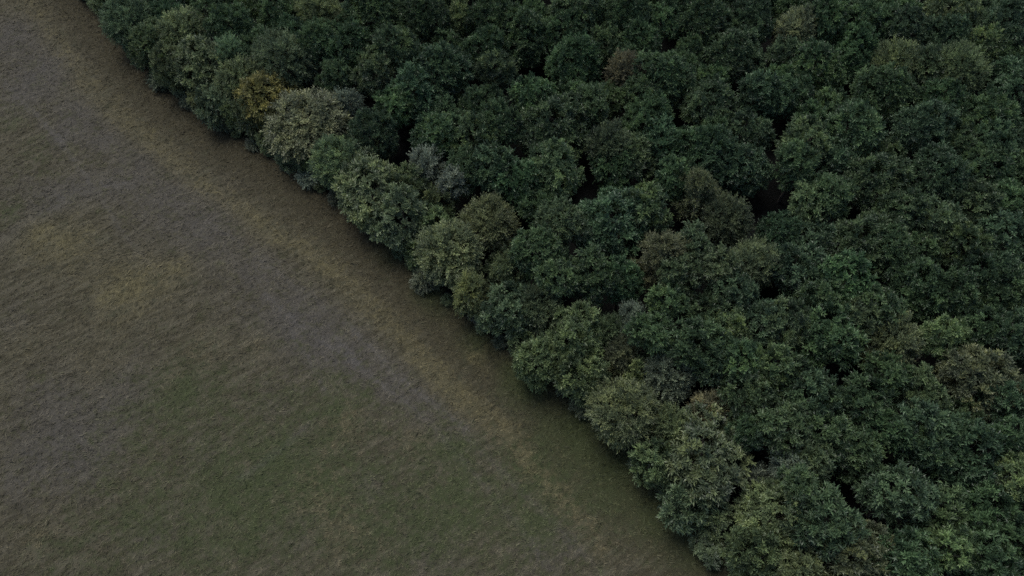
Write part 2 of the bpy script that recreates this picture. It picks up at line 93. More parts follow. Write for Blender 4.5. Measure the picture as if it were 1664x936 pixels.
TREES = [
('broadleaf_tree', 'dull grey-green tree first in the edge row, cut by the top of the picture', 'trees along the field edge', 'fine', -82.14, 134.52, 9.44, 3.49, 4.53, 4.91, 'gg'),
('broadleaf_tree', 'dusty blue-green spiky tree at the field edge near the top of the picture', 'trees along the field edge', 'fine', -75.06, 126.54, 11.5, 5.52, 5.52, 5.98, 'bg'),
('broadleaf_tree', 'small green tree at the field edge below the dusty blue-green tree', 'trees along the field edge', 'broad', -69.82, 120.69, 10.37, 4.11, 4.98, 5.39, 'ed'),
('broadleaf_tree', 'grey-green tree above the yellow-green edge tree, second crown from the blue-green one', 'trees along the field edge', 'fine', -64.39, 122.98, 11.5, 5.19, 5.52, 5.98, 'gg'),
('broadleaf_tree', 'pale yellow-green tree bulging toward the field, above the dark bush', 'trees along the field edge', 'broad', -58.48, 114.59, 11.5, 6.56, 5.52, 5.98, 'yg'),
('broadleaf_tree', 'small teal tree just beside the pale yellow-green edge tree', 'trees of the dense forest', 'fine', -52.28, 114.83, 11.94, 3.33, 4.03, 7.91, 'bg'),
('broadleaf_tree', 'shaded green tree squeezed between blue-green and yellow-green edge trees', 'trees along the field edge', 'broad', -63.45, 113.95, 9.84, 3.76, 4.72, 5.12, 'ed'),
('broadleaf_tree', 'low dark grey-green tree at the field edge under the yellow-green crown', 'trees along the field edge', 'broad', -54.54, 105.37, 8.74, 3.03, 4.2, 4.55, 'et'),
('broadleaf_tree', 'dull olive-grey tree between the yellow-green and the ochre tree', 'trees along the field edge', 'fine', -50.76, 110.47, 11.09, 4.59, 5.32, 5.77, 'gg'),
('broadleaf_tree', 'ochre yellow tree standing in the edge row, brightest yellow of all', 'trees along the field edge', 'broad', -44.84, 106.06, 11.5, 5.13, 5.52, 5.98, 'oc'),
('broadleaf_tree', 'dark green low tree in front of the ochre tree, at the grass', 'trees along the field edge', 'broad', -47.24, 102.77, 7.97, 2.51, 3.83, 4.15, 'ed'),
('broadleaf_tree', 'dark green tree below the ochre tree, beside the big silvery crown', 'trees along the field edge', 'broad', -40.83, 97.79, 8.26, 2.7, 3.96, 4.29, 'ed'),
('broadleaf_tree', 'big silvery grey-green tree with pale twigs, after the ochre tree', 'trees along the field edge', 'fine', -36.38, 99.07, 11.5, 7.38, 5.52, 5.98, 'sg'),
('shrub', 'dark low shrub at the foot of the big silvery tree', 'low shrubs at the foot of the edge trees', 'broad', -40.18, 95.87, 3.5, 2.33, 1.68, 1.82, 'et'),
('shrub', 'small whitish shrub alone at the grass, below the big silvery tree', 'low shrubs at the foot of the edge trees', 'fine', -36.37, 91.1, 2.23, 1.49, 1.07, 1.16, 'si'),
('broadleaf_tree', 'dusty green tree between the silvery tree and the yellow-green dome', 'trees along the field edge', 'fine', -29.48, 90.23, 11.45, 4.83, 5.5, 5.95, 'gy'),
('broadleaf_tree', 'large yellow-green domed tree with feathery sprays at the field edge', 'trees along the field edge', 'broad', -23.87, 84.52, 11.5, 6.52, 5.52, 5.98, 'yg'),
('broadleaf_tree', 'fresh green tree adjoining the large yellow-green dome on the forest side', 'trees along the field edge', 'broad', -17.57, 84.73, 10.6, 4.27, 5.09, 5.51, 'ed'),
('broadleaf_tree', 'dark blue-green tree hanging over the grass after the yellow-green dome', 'trees along the field edge', 'broad', -18.05, 78.12, 11.43, 4.82, 5.49, 5.94, 'et'),
('shrub', 'small pale grey shrub at the foot of the dark blue-green tree', 'low shrubs at the foot of the edge trees', 'fine', -22.53, 79.86, 2.46, 1.64, 1.18, 1.28, 'si'),
('broadleaf_tree', 'small bright green tree beside the brown-tipped bristly tree', 'trees along the field edge', 'broad', -12.4, 82.68, 8.7, 3.0, 4.17, 4.52, 'yg'),
('broadleaf_tree', 'olive tree between the dark blue-green tree and the grey-green pair', 'trees along the field edge', 'broad', -12.84, 77.73, 9.1, 3.27, 4.37, 4.73, 'eo'),
('broadleaf_tree', 'bristly brown-tipped olive tree with radiating twigs, edge row middle', 'trees along the field edge', 'fine', -3.98, 76.59, 11.5, 5.44, 5.52, 5.98, 'gb'),
('broadleaf_tree', 'broad pale grey-green tree with ragged crown in the middle edge row', 'trees along the field edge', 'fine', -9.75, 71.38, 11.5, 6.18, 5.52, 5.98, 'gg'),
('shrub', 'low fresh green shrub at the grass below the broad grey-green tree', 'low shrubs at the foot of the edge trees', 'fine', -14.28, 69.62, 2.52, 1.68, 1.21, 1.31, 'gs'),
('broadleaf_tree', 'bright yellow-green crown topping the teal tree at the field edge', 'trees along the field edge', 'broad', -0.97, 68.22, 9.86, 3.77, 4.73, 5.13, 'yg'),
('broadleaf_tree', 'brownish small tree at the grass beside the teal edge tree', 'trees along the field edge', 'fine', -6.41, 64.41, 8.83, 3.09, 4.24, 4.59, 'gb'),
('broadleaf_tree', 'dark teal dense tree standing out into the field edge', 'trees along the field edge', 'broad', -0.56, 61.18, 10.61, 4.27, 5.09, 5.52, 'et'),
('shrub', 'tiny whitish shrub at the grass in front of the teal tree', 'low shrubs at the foot of the edge trees', 'fine', -5.6, 63.08, 1.38, 0.92, 0.66, 0.72, 'si'),
('broadleaf_tree', 'brownish grey tree just behind the teal edge tree', 'trees along the field edge', 'fine', 4.5, 61.08, 10.3, 4.07, 4.94, 5.36, 'mv'),
('broadleaf_tree', 'yellow-olive domed tree, first dome below the brownish grey tree', 'trees along the field edge', 'broad', 9.1, 55.87, 11.5, 5.18, 5.52, 5.98, 'ey'),
('broadleaf_tree', 'olive tree drooping to the grass below the teal tree', 'trees along the field edge', 'broad', 4.17, 52.66, 9.48, 3.52, 4.55, 4.93, 'eo'),
('broadleaf_tree', 'olive green tree at the grass below the yellow-olive dome', 'trees along the field edge', 'broad', 10.07, 49.91, 10.29, 4.06, 4.94, 5.35, 'eo'),
('broadleaf_tree', 'grey-mauve tree touching the yellow-olive dome on the forest side', 'trees along the field edge', 'fine', 14.89, 57.9, 8.7, 3.0, 4.18, 4.52, 'mv'),
('broadleaf_tree', 'tan-yellow twiggy tree between the yellow-olive dome and the charcoal grey tree', 'trees along the field edge', 'fine', 16.64, 53.86, 8.62, 2.95, 4.14, 4.48, 'yb'),
('broadleaf_tree', 'yellowish low crown beside the charcoal grey tree', 'trees along the field edge', 'broad', 18.44, 50.94, 8.27, 2.71, 3.97, 4.3, 'ey'),
('broadleaf_tree', 'charcoal grey tree with pale leaf tips in the edge row', 'trees along the field edge', 'fine', 22.73, 49.73, 10.87, 4.45, 5.22, 5.65, 'ch'),
('broadleaf_tree', 'broad grey-green tree with starry sprays below the yellowish crown', 'trees along the field edge', 'fine', 15.51, 44.12, 11.5, 5.28, 5.52, 5.98, 'gg'),
('broadleaf_tree', 'tan-brown rounded tree in the edge row, below the charcoal tree', 'trees along the field edge', 'fine', 28.19, 44.44, 9.28, 3.39, 4.45, 4.83, 'ta'),
('broadleaf_tree', 'greyish tree between the starry tree and the tan-brown tree', 'trees along the field edge', 'fine', 22.48, 42.41, 9.23, 3.35, 4.43, 4.8, 'gg'),
('broadleaf_tree', 'biggest edge tree, broad olive-green dome with yellow sprays', 'trees along the field edge', 'broad', 26.13, 37.56, 11.5, 7.3, 5.52, 5.98, 'og'),
('broadleaf_tree', 'green tree at the grass in front of the biggest edge dome', 'trees along the field edge', 'broad', 19.19, 37.01, 9.37, 3.45, 4.5, 4.87, 'ed'),
('broadleaf_tree', 'dark shaded tree at the grass below the biggest edge dome', 'trees along the field edge', 'broad', 23.26, 31.62, 8.7, 3.0, 4.18, 4.53, 'et'),
('broadleaf_tree', 'silver-grey small tree wedged behind the biggest edge dome', 'trees along the field edge', 'fine', 33.52, 34.89, 7.16, 1.97, 3.44, 3.72, 'si'),
('shrub', 'dark teal shrub at the grass near the bottom of the picture', 'low shrubs at the foot of the edge trees', 'broad', 26.39, 26.27, 2.85, 1.9, 1.37, 1.48, 'et'),
('broadleaf_tree', 'yellow-olive rounded dome near the bottom of the edge row', 'trees along the field edge', 'broad', 34.5, 29.7, 11.5, 5.61, 5.52, 5.98, 'ey'),
('broadleaf_tree', 'olive tree at the grass in the lowest part of the edge row', 'trees along the field edge', 'broad', 30.75, 24.64, 9.83, 3.75, 4.72, 5.11, 'eo'),
('broadleaf_tree', 'green tree cut by the bottom of the picture, below the yellow-olive dome', 'trees along the field edge', 'broad', 36.42, 22.34, 10.02, 3.88, 4.81, 5.21, 'ed'),
('broadleaf_tree', 'teal rounded tree beside the bottom yellow-olive dome', 'trees of the dense forest', 'broad', 40.32, 28.16, 12.97, 3.53, 3.95, 9.02, 'dt'),
('broadleaf_tree', 'grey-olive large dome cut by the bottom of the picture', 'trees along the field edge', 'broad', 43.84, 24.01, 11.5, 5.28, 5.52, 5.98, 'og'),
('shrub', 'grey-green low shrub at the grass by the yellow-green edge tree', 'low shrubs at the foot of the edge trees', 'fine', -68.12, 115.6, 2.62, 1.75, 1.26, 1.36, 'gs'),
('shrub', 'low dull shrub at the grass before the dark grey-green tree', 'low shrubs at the foot of the edge trees', 'fine', -53.77, 104.73, 2.34, 1.56, 1.12, 1.22, 'gs'),
('shrub', 'grey low shrub at the grass by the biggest edge dome', 'low shrubs at the foot of the edge trees', 'fine', 21.88, 35.09, 2.03, 1.35, 0.97, 1.05, 'gs'),
('broadleaf_tree', 'brownish grey tree with fuzzy crown behind the ochre tree', 'trees of the dense forest', 'fine', -42.34, 113.88, 14.06, 5.87, 7.1, 6.96, 'br'),
('broadleaf_tree', 'small silvery tree in a dark gap behind the silvery edge tree', 'small silvery trees in the forest gaps', 'fine', -29.84, 103.73, 9.43, 2.44, 2.96, 6.48, 'si'),
('broadleaf_tree', 'pale grey twiggy tree in the dark gap above the silver one', 'small silvery trees in the forest gaps', 'fine', -14.89, 89.18, 9.58, 2.54, 3.08, 6.5, 'si'),
('broadleaf_tree', 'silver-leaved small tree in front of a dark gap, above the bristly tree', 'small silvery trees in the forest gaps', 'fine', -9.92, 84.81, 10.51, 2.28, 2.76, 7.75, 'si'),
('broadleaf_tree', 'silver-grey starry small tree beside a dark gap behind the yellow-olive dome', 'small silvery trees in the forest gaps', 'fine', 17.82, 58.91, 9.48, 2.34, 2.83, 6.65, 'si'),
('broadleaf_tree', 'yellow-green bright tuft tree near the top middle of the forest', 'trees of the dense forest', 'broad', -9.95, 124.97, 11.89, 3.19, 3.58, 8.32, 'ye'),
('broadleaf_tree', 'olive tree with yellow-tipped top near the upper forest', 'trees of the dense forest', 'broad', -22.02, 115.17, 14.62, 4.91, 5.5, 9.13, 'ob'),
('broadleaf_tree', 'narrow dark olive tree under the yellow-tipped one', 'trees of the dense forest', 'broad', -25.12, 109.39, 13.21, 3.29, 3.68, 9.53, 'ob'),
('broadleaf_tree', 'large blue-green dome in the upper forest', 'trees of the dense forest', 'broad', -13.04, 110.04, 13.87, 7.05, 6.52, 7.35, 'te'),
('broadleaf_tree', 'rusty brown narrow tree in the upper middle of the forest', 'trees of the dense forest', 'fine', 20.73, 109.3, 12.92, 3.28, 3.97, 8.95, 'ru'),
('broadleaf_tree', 'mauve-brown bare-looking tree in the middle of the forest', 'trees of the dense forest', 'fine', 16.43, 91.21, 13.56, 4.0, 4.84, 8.73, 'mv'),
('broadleaf_tree', 'olive-brown tree with yellowish top in the upper forest', 'trees of the dense forest', 'broad', 35.52, 101.99, 12.95, 5.13, 5.74, 7.21, 'ob'),
('broadleaf_tree', 'yellow-brown tufted tree near the top of the forest', 'trees of the dense forest', 'fine', 54.9, 122.54, 12.18, 3.95, 4.77, 7.41, 'yb'),
('broadleaf_tree', 'bright green tree cut by the top of the picture', 'trees of the dense forest', 'broad', 84.07, 125.25, 14.17, 4.81, 5.39, 8.78, 'yg'),
('broadleaf_tree', 'olive-yellow tree in the upper corner of the forest', 'trees of the dense forest', 'broad', 87.62, 116.55, 13.41, 3.5, 3.92, 9.48, 'ye'),
('broadleaf_tree', 'bright olive star-shaped tree beside a dark gap near the corner', 'trees of the dense forest', 'broad', 82.23, 98.38, 13.55, 5.07, 5.68, 7.87, 'yo'),
('broadleaf_tree', 'yellowish tufted tree above the big dark hole', 'trees of the dense forest', 'broad', 49.76, 92.39, 14.06, 4.26, 4.77, 9.28, 'yo'),
('broadleaf_tree', 'big bright olive-green tree in the middle upper forest', 'trees of the dense forest', 'broad', 7.25, 96.55, 14.47, 7.43, 6.8, 7.67, 'ol'),
('broadleaf_tree', 'olive-brown oval tree in the middle forest', 'trees of the dense forest', 'broad', 7.97, 73.99, 14.3, 3.74, 4.19, 10.11, 'ob'),
('broadleaf_tree', 'large dark teal dome in the middle of the forest', 'trees of the dense forest', 'broad', 15.88, 76.32, 13.44, 7.05, 6.32, 7.12, 'te'),
('dry_tree', 'dry brown pointed tree with bare radiating branches', 'trees of the dense forest', 'dry', 23.67, 69.33, 13.6, 4.93, 5.96, 7.64, 'dr'),
('dry_tree', 'dry brown tree with bare pale branches, upper of a pair', 'trees of the dense forest', 'dry', 30.42, 81.19, 13.35, 4.73, 5.72, 7.63, 'dr'),
('broadleaf_tree', 'greyish brown half-dry tree, lower of a pair', 'trees of the dense forest', 'fine', 34.37, 76.76, 12.98, 4.64, 5.61, 7.37, 'br'),
('broadleaf_tree', 'small teal tree between the dry pointed tree and the dry pair', 'trees of the dense forest', 'broad', 27.91, 70.24, 13.04, 3.02, 3.39, 9.65, 'te'),
('broadleaf_tree', 'mauve-grey brownish tree below the dry pair', 'trees of the dense forest', 'fine', 37.4, 68.34, 12.62, 4.47, 5.41, 7.21, 'mv'),
('broadleaf_tree', 'small yellow tree between the dry pointed and the mauve-grey tree', 'trees of the dense forest', 'broad', 31.63, 65.77, 13.34, 2.34, 2.62, 10.73, 'yg'),
('broadleaf_tree', 'yellow-green tree just below the dry pointed tree', 'trees of the dense forest', 'broad', 22.54, 59.69, 13.85, 3.3, 3.7, 10.15, 'yo'),
('broadleaf_tree', 'olive-yellow narrow tree beside the big dark hole', 'trees of the dense forest', 'broad', 48.18, 79.23, 11.95, 3.35, 3.75, 8.19, 'yo'),
('broadleaf_tree', 'brownish tree in front of a dark gap in the middle of the forest side', 'trees of the dense forest', 'broad', 67.03, 75.73, 12.74, 3.09, 3.46, 9.27, 'ob'),
('broadleaf_tree', 'olive-green dome with yellow tips in the outer forest', 'trees of the dense forest', 'broad', 70.59, 71.89, 12.83, 4.76, 5.33, 7.49, 'ol'),
('broadleaf_tree', 'bluish green large tree at the border of the picture', 'trees of the dense forest', 'broad', 78.61, 72.32, 12.4, 4.98, 5.58, 6.82, 'bl'),
('broadleaf_tree', 'yellow-olive tree above the lower teal trees', 'trees of the dense forest', 'broad', 37.28, 49.28, 14.01, 3.54, 3.96, 10.05, 'yo'),
('broadleaf_tree', 'olive tree adjoining the yellow-olive interior tree on its field side', 'trees of the dense forest', 'broad', 32.7, 50.32, 13.14, 4.52, 5.07, 8.07, 'ol'),
('broadleaf_tree', 'yellow-topped narrow tree in the lower outer forest', 'trees of the dense forest', 'broad', 62.74, 55.07, 11.84, 2.92, 3.27, 8.58, 'ye'),
('broadleaf_tree', 'yellowish brown small tree wedged between green domes', 'trees of the dense forest', 'broad', 50.52, 57.04, 13.19, 2.85, 3.19, 9.99, 'ob'),
('broadleaf_tree', 'broad olive dome in the lower outer forest', 'trees of the dense forest', 'broad', 66.45, 48.68, 12.87, 5.45, 6.05, 6.82, 'og'),
('broadleaf_tree', 'grey-silver small tree above the bottom yellow-olive dome', 'small silvery trees in the forest gaps', 'fine', 36.93, 35.95, 10.48, 2.2, 2.66, 7.82, 'si'),
('broadleaf_tree', 'olive tree with yellow sprays in the lower forest', 'trees of the dense forest', 'broad', 46.15, 37.78, 12.36, 3.88, 4.35, 8.01, 'ol'),
('broadleaf_tree', 'narrow olive-brown tree between grey-silver and lower olive trees', 'trees of the dense forest', 'broad', 39.81, 36.01, 11.42, 2.57, 2.88, 8.55, 'ob'),
('broadleaf_tree', 'brown-tinged green tree on the flank of the big teal dome', 'trees of the dense forest', 'broad', 55.1, 38.02, 12.26, 3.7, 4.15, 8.11, 'ob'),
('broadleaf_tree', 'big teal dome in the lower corner of the forest', 'trees of the dense forest', 'broad', 60.85, 36.72, 13.2, 5.33, 5.97, 7.23, 'te'),
('broadleaf_tree', 'bright yellow-brown tree at the border below a dark gap', 'trees of the dense forest', 'broad', 65.88, 33.32, 12.61, 2.72, 3.04, 9.57, 'ye'),
('broadleaf_tree', 'yellow-green tufted tree near the bottom corner', 'trees of the dense forest', 'broad', 53.69, 24.05, 13.88, 3.11, 3.48, 10.4, 'ye'),
('broadleaf_tree', 'teal tree with drooping sprays above the dark bottom gap', 'trees of the dense forest', 'broad', 49.63, 31.4, 13.7, 4.13, 4.62, 9.08, 'te'),
('broadleaf_tree', 'dark green rounded tree just above the pale yellow-green edge tree', 'trees of the dense forest', 'broad', -54.21, 122.05, 12.98, 4.74, 5.3, 7.68, 'dk'),
('broadleaf_tree', 'mid green rounded tree just above the fuzzy brownish tree', 'trees of the dense forest', 'broad', -45.83, 126.84, 12.35, 5.33, 5.8, 6.54, 'dg'),
('broadleaf_tree', 'grey-green feathery tree just above the fuzzy brownish tree', 'trees of the dense forest', 'fine', -37.79, 127.64, 12.82, 5.61, 6.51, 6.31, 'gg'),
('broadleaf_tree', 'dark green rounded tree just on the forest side of the fuzzy brownish tree', 'trees of the dense forest', 'broad', -35.97, 116.11, 14.4, 3.9, 4.37, 10.03, 'dk'),
('broadleaf_tree', 'dark green rounded tree just on the field side of the yellow-tipped olive tree', 'trees of the dense forest', 'broad', -30.0, 116.26, 13.53, 5.41, 6.06, 7.47, 'dk'),
('broadleaf_tree', 'olive green tree just above the yellow-tipped olive tree', 'trees of the dense forest', 'broad', -26.31, 125.7, 14.2, 5.61, 6.28, 7.92, 'ol'),
('broadleaf_tree', 'bluish green tree just on the field side of the large blue-green dome', 'trees of the dense forest', 'broad', -18.19, 105.23, 12.31, 4.93, 5.53, 6.78, 'bl'),
('broadleaf_tree', 'mid green rounded tree just on the forest side of the small silvery tree', 'trees of the dense forest', 'broad', -20.89, 101.18, 11.72, 3.41, 3.82, 7.9, 'dg'),
('broadleaf_tree', 'first dark green rounded tree on the field side of the bright tuft tree', 'trees of the dense forest', 'broad', -16.91, 123.95, 14.5, 5.32, 5.96, 8.54, 'dk'),
('broadleaf_tree', 'mid green rounded tree just on the forest side of the bright tuft tree', 'trees of the dense forest', 'broad', -4.01, 124.23, 13.92, 5.57, 6.24, 7.68, 'dg'),
('broadleaf_tree', 'dark green rounded tree just below the bright tuft tree', 'trees of the dense forest', 'broad', -5.74, 115.74, 12.95, 4.88, 5.47, 7.48, 'dk'),
('broadleaf_tree', 'brownish olive tree just on the forest side of the large blue-green dome', 'trees of the dense forest', 'broad', -2.91, 110.07, 12.5, 3.54, 3.96, 8.54, 'ob'),
('broadleaf_tree', 'dark blue-green tree just below the small silvery tree', 'trees of the dense forest', 'broad', -24.7, 95.44, 12.5, 5.23, 5.85, 6.65, 'dt'),
('broadleaf_tree', 'olive green tree just above the pale twiggy tree', 'trees of the dense forest', 'broad', -12.86, 95.21, 12.26, 3.93, 4.4, 7.86, 'ol'),
('broadleaf_tree', 'olive green tree just above the silver gap tree', 'trees of the dense forest', 'broad', -7.38, 95.49, 12.25, 4.99, 5.59, 6.66, 'ol'),
('broadleaf_tree', 'dark green rounded tree just on the field side of the big bright olive tree', 'trees of the dense forest', 'broad', -1.8, 96.62, 14.14, 4.34, 4.86, 9.28, 'dk'),
('broadleaf_tree', 'dark green rounded tree just on the forest side of the large blue-green dome', 'trees of the dense forest', 'broad', -5.43, 101.74, 13.19, 4.4, 4.93, 8.26, 'dk'),
('broadleaf_tree', 'dark green rounded tree just above the small silvery tree', 'trees of the dense forest', 'broad', -32.12, 109.0, 12.0, 3.51, 3.94, 8.06, 'dk'),
('broadleaf_tree', 'olive green tree above the rusty brown tree', 'trees of the dense forest', 'broad', 12.19, 125.94, 14.14, 5.09, 5.7, 8.45, 'ol'),
('broadleaf_tree', 'first dark green rounded tree on the forest side of the bright tuft tree', 'trees of the dense forest', 'broad', 2.69, 120.12, 12.64, 4.83, 5.4, 7.23, 'dk'),
('broadleaf_tree', 'second dark green rounded tree on the field side of the rusty brown tree', 'trees of the dense forest', 'broad', 8.81, 121.16, 12.25, 4.71, 5.27, 6.98, 'dk'),
('broadleaf_tree', 'first dark green rounded tree on the field side of the rusty brown tree', 'trees of the dense forest', 'broad', 11.68, 112.79, 14.05, 5.86, 6.56, 7.49, 'dk'),
('broadleaf_tree', 'dark green rounded tree just above the rusty brown tree', 'trees of the dense forest', 'broad', 21.6, 125.2, 14.83, 5.87, 6.58, 8.25, 'dk'),
('broadleaf_tree', 'first mid green rounded tree above the rusty brown tree', 'trees of the dense forest', 'broad', 24.33, 119.87, 12.15, 4.68, 5.25, 6.9, 'dg'),
('broadleaf_tree', 'mid green rounded tree just on the forest side of the rusty brown tree', 'trees of the dense forest', 'broad', 27.14, 107.71, 14.38, 5.27, 5.9, 8.48, 'dg'),
('broadleaf_tree', 'dark green rounded tree on the field side of the yellow-brown tufted tree', 'trees of the dense forest', 'broad', 37.15, 124.47, 13.07, 6.09, 6.14, 6.92, 'dk'),
('broadleaf_tree', 'second dark green rounded tree above the olive-brown tree', 'trees of the dense forest', 'broad', 41.16, 115.29, 12.92, 6.4, 6.07, 6.85, 'dk'),
('broadleaf_tree', 'first dark blue-green tree on the field side of the yellow-brown tufted tree', 'trees of the dense forest', 'broad', 46.59, 125.69, 12.44, 5.57, 5.85, 6.59, 'dt'),
('broadleaf_tree', 'olive green tree just below the rusty brown tree', 'trees of the dense forest', 'broad', 22.82, 103.77, 12.15, 2.72, 3.04, 9.11, 'ol'),
('broadleaf_tree', 'mid green rounded tree just above the big bright olive tree', 'trees of the dense forest', 'broad', 3.69, 102.68, 13.75, 4.07, 4.55, 9.2, 'dg'),
('broadleaf_tree', 'mid green rounded tree just on the forest side of the mauve-brown tree', 'trees of the dense forest', 'broad', 23.98, 98.36, 13.66, 5.55, 6.21, 7.45, 'dg'),
('broadleaf_tree', 'dark green rounded tree just below the olive-brown tree', 'trees of the dense forest', 'broad', 30.82, 90.56, 14.3, 4.7, 5.26, 9.04, 'dk'),
('broadleaf_tree', 'teal green tree just on the forest side of the mauve-brown tree', 'trees of the dense forest', 'broad', 25.54, 92.94, 12.25, 3.54, 3.97, 8.28, 'te'),
('broadleaf_tree', 'second teal green tree on the forest side of the olive-brown tree', 'trees of the dense forest', 'broad', 44.53, 104.03, 12.64, 3.95, 4.42, 8.22, 'te'),
('broadleaf_tree', 'first teal green tree on the forest side of the olive-brown tree', 'trees of the dense forest', 'broad', 40.73, 95.28, 12.69, 4.52, 5.07, 7.63, 'te'),
('broadleaf_tree', 'dark green rounded tree just on the forest side of the big bright olive tree', 'trees of the dense forest', 'broad', 13.7, 100.62, 14.27, 3.68, 4.12, 10.15, 'dk'),
('broadleaf_tree', 'olive green tree just on the forest side of the yellow-brown tufted tree', 'trees of the dense forest', 'broad', 60.25, 124.56, 14.66, 5.07, 5.68, 8.98, 'ol'),
('broadleaf_tree', 'dark green rounded tree just on the forest side of the yellow-brown tufted tree', 'trees of the dense forest', 'broad', 66.04, 123.47, 12.99, 4.76, 5.33, 7.66, 'dk'),
('broadleaf_tree', 'first bluish green tree on the field side of the bright green top tree', 'trees of the dense forest', 'broad', 75.75, 121.2, 13.32, 4.99, 5.58, 7.73, 'bl'),
('broadleaf_tree', 'bluish green tree just below the bright green top tree', 'trees of the dense forest', 'broad', 82.64, 119.09, 13.17, 5.46, 6.11, 7.06, 'bl'),
('broadleaf_tree', 'bluish green tree just on the forest side of the olive-yellow corner tree', 'trees of the dense forest', 'broad', 95.01, 123.01, 14.33, 5.56, 6.23, 8.1, 'bl'),
('broadleaf_tree', 'mid green rounded tree just on the forest side of the yellow-brown tufted tree', 'trees of the dense forest', 'broad', 64.67, 116.2, 12.25, 4.88, 5.46, 6.79, 'dg'),
('broadleaf_tree', 'olive green tree just below the yellow-brown tufted tree', 'trees of the dense forest', 'broad', 56.77, 112.78, 12.3, 4.82, 5.4, 6.9, 'ol'),
('broadleaf_tree', 'grey-green feathery tree on the field side of the bright green top tree', 'trees of the dense forest', 'fine', 71.49, 112.81, 13.36, 5.33, 6.45, 6.91, 'gg'),
('broadleaf_tree', 'brownish olive tree just on the field side of the olive-yellow corner tree', 'trees of the dense forest', 'broad', 77.07, 112.13, 12.68, 4.57, 5.11, 7.56, 'ob'),
('broadleaf_tree', 'grey-green feathery tree just below the olive-yellow corner tree', 'trees of the dense forest', 'fine', 81.65, 110.08, 14.41, 5.06, 6.12, 8.29, 'gg'),
('broadleaf_tree', 'mid green rounded tree on the forest side of the yellowish tufted tree', 'trees of the dense forest', 'broad', 66.66, 104.38, 14.36, 5.69, 6.37, 7.99, 'dg'),
('broadleaf_tree', 'olive green tree just on the field side of the olive star-shaped tree', 'trees of the dense forest', 'broad', 76.05, 103.17, 13.28, 4.07, 4.55, 8.73, 'ol'),
('broadleaf_tree', 'teal green tree just on the forest side of the olive star-shaped tree', 'trees of the dense forest', 'broad', 90.21, 103.6, 13.89, 4.93, 5.53, 8.36, 'te'),
('broadleaf_tree', 'teal green tree just above the yellowish tufted tree', 'trees of the dense forest', 'broad', 46.76, 102.96, 13.79, 4.43, 4.97, 8.82, 'te'),
('broadleaf_tree', 'first olive green tree on the forest side of the yellowish tufted tree', 'trees of the dense forest', 'broad', 59.01, 95.65, 14.23, 5.03, 5.63, 8.6, 'ol'),
('broadleaf_tree', 'bluish green tree just on the field side of the olive star-shaped tree', 'trees of the dense forest', 'broad', 70.54, 95.51, 14.78, 5.51, 6.17, 8.61, 'bl'),
('broadleaf_tree', 'dark green rounded tree just on the field side of the olive star-shaped tree', 'trees of the dense forest', 'broad', 75.99, 93.14, 12.32, 4.25, 4.76, 7.56, 'dk'),
('broadleaf_tree', 'teal green tree just below the olive star-shaped tree', 'trees of the dense forest', 'broad', 82.36, 92.0, 13.56, 4.25, 4.76, 8.8, 'te'),
('broadleaf_tree', 'dark green rounded tree just on the field side of the bright green top tree', 'trees of the dense forest', 'broad', 71.97, 124.33, 12.2, 3.98, 4.45, 7.75, 'dk'),
('broadleaf_tree', 'olive green tree just below the big bright olive tree', 'trees of the dense forest', 'broad', 7.0, 87.21, 13.77, 6.23, 6.47, 7.3, 'ol'),
('broadleaf_tree', 'mid green rounded tree just below the olive-brown oval tree', 'trees of the dense forest', 'broad', 4.53, 69.02, 13.84, 3.87, 4.33, 9.51, 'dg'),
('broadleaf_tree', 'olive green tree just on the forest side of the large dark teal dome', 'trees of the dense forest', 'broad', 21.32, 77.67, 14.17, 4.02, 4.5, 9.67, 'ol'),
('broadleaf_tree', 'olive green tree just on the forest side of the bright yellow-green crown', 'trees of the dense forest', 'broad', 6.72, 64.2, 13.37, 2.74, 3.07, 10.31, 'ol'),
('broadleaf_tree', 'dark green rounded tree just below the mauve-brown tree', 'trees of the dense forest', 'broad', 17.43, 88.04, 12.15, 4.62, 5.17, 6.98, 'dk'),
('broadleaf_tree', 'mid green rounded tree just on the field side of the upper dry brown tree', 'trees of the dense forest', 'broad', 26.65, 84.08, 12.73, 3.88, 4.35, 8.39, 'dg'),
('broadleaf_tree', 'olive green tree just on the forest side of the mauve-brown tree', 'trees of the dense forest', 'broad', 20.54, 89.44, 12.09, 3.49, 3.91, 8.17, 'ol'),
('broadleaf_tree', 'teal green tree just above the upper dry brown tree', 'trees of the dense forest', 'broad', 33.53, 88.12, 14.75, 4.89, 5.48, 9.27, 'te'),
('broadleaf_tree', 'teal green tree just on the forest side of the upper dry brown tree', 'trees of the dense forest', 'broad', 38.64, 87.89, 12.51, 4.85, 5.43, 7.08, 'te'),
('broadleaf_tree', 'dark green rounded tree just above the bristly brown-tipped tree', 'trees of the dense forest', 'broad', 0.81, 84.52, 12.59, 4.34, 4.86, 7.74, 'dk'),
('broadleaf_tree', 'bluish green tree just on the forest side of the silver gap tree', 'trees of the dense forest', 'broad', -3.3, 87.93, 12.83, 4.17, 4.67, 8.16, 'bl'),
('broadleaf_tree', 'dark green rounded tree just on the forest side of the silver gap tree', 'trees of the dense forest', 'broad', -7.42, 87.32, 11.89, 3.69, 4.13, 7.76, 'dk'),
('broadleaf_tree', 'mid green rounded tree just below the yellowish tufted tree', 'trees of the dense forest', 'broad', 47.08, 86.62, 14.04, 3.82, 4.28, 9.76, 'dg'),
('broadleaf_tree', 'first mid green rounded tree on the forest side of the narrow olive-yellow tree', 'trees of the dense forest', 'broad', 51.75, 80.89, 13.44, 3.84, 4.3, 9.14, 'dg'),
('broadleaf_tree', 'first teal green tree on the forest side of the mauve-grey tree', 'trees of the dense forest', 'broad', 42.38, 73.24, 12.23, 3.92, 4.39, 7.84, 'te'),
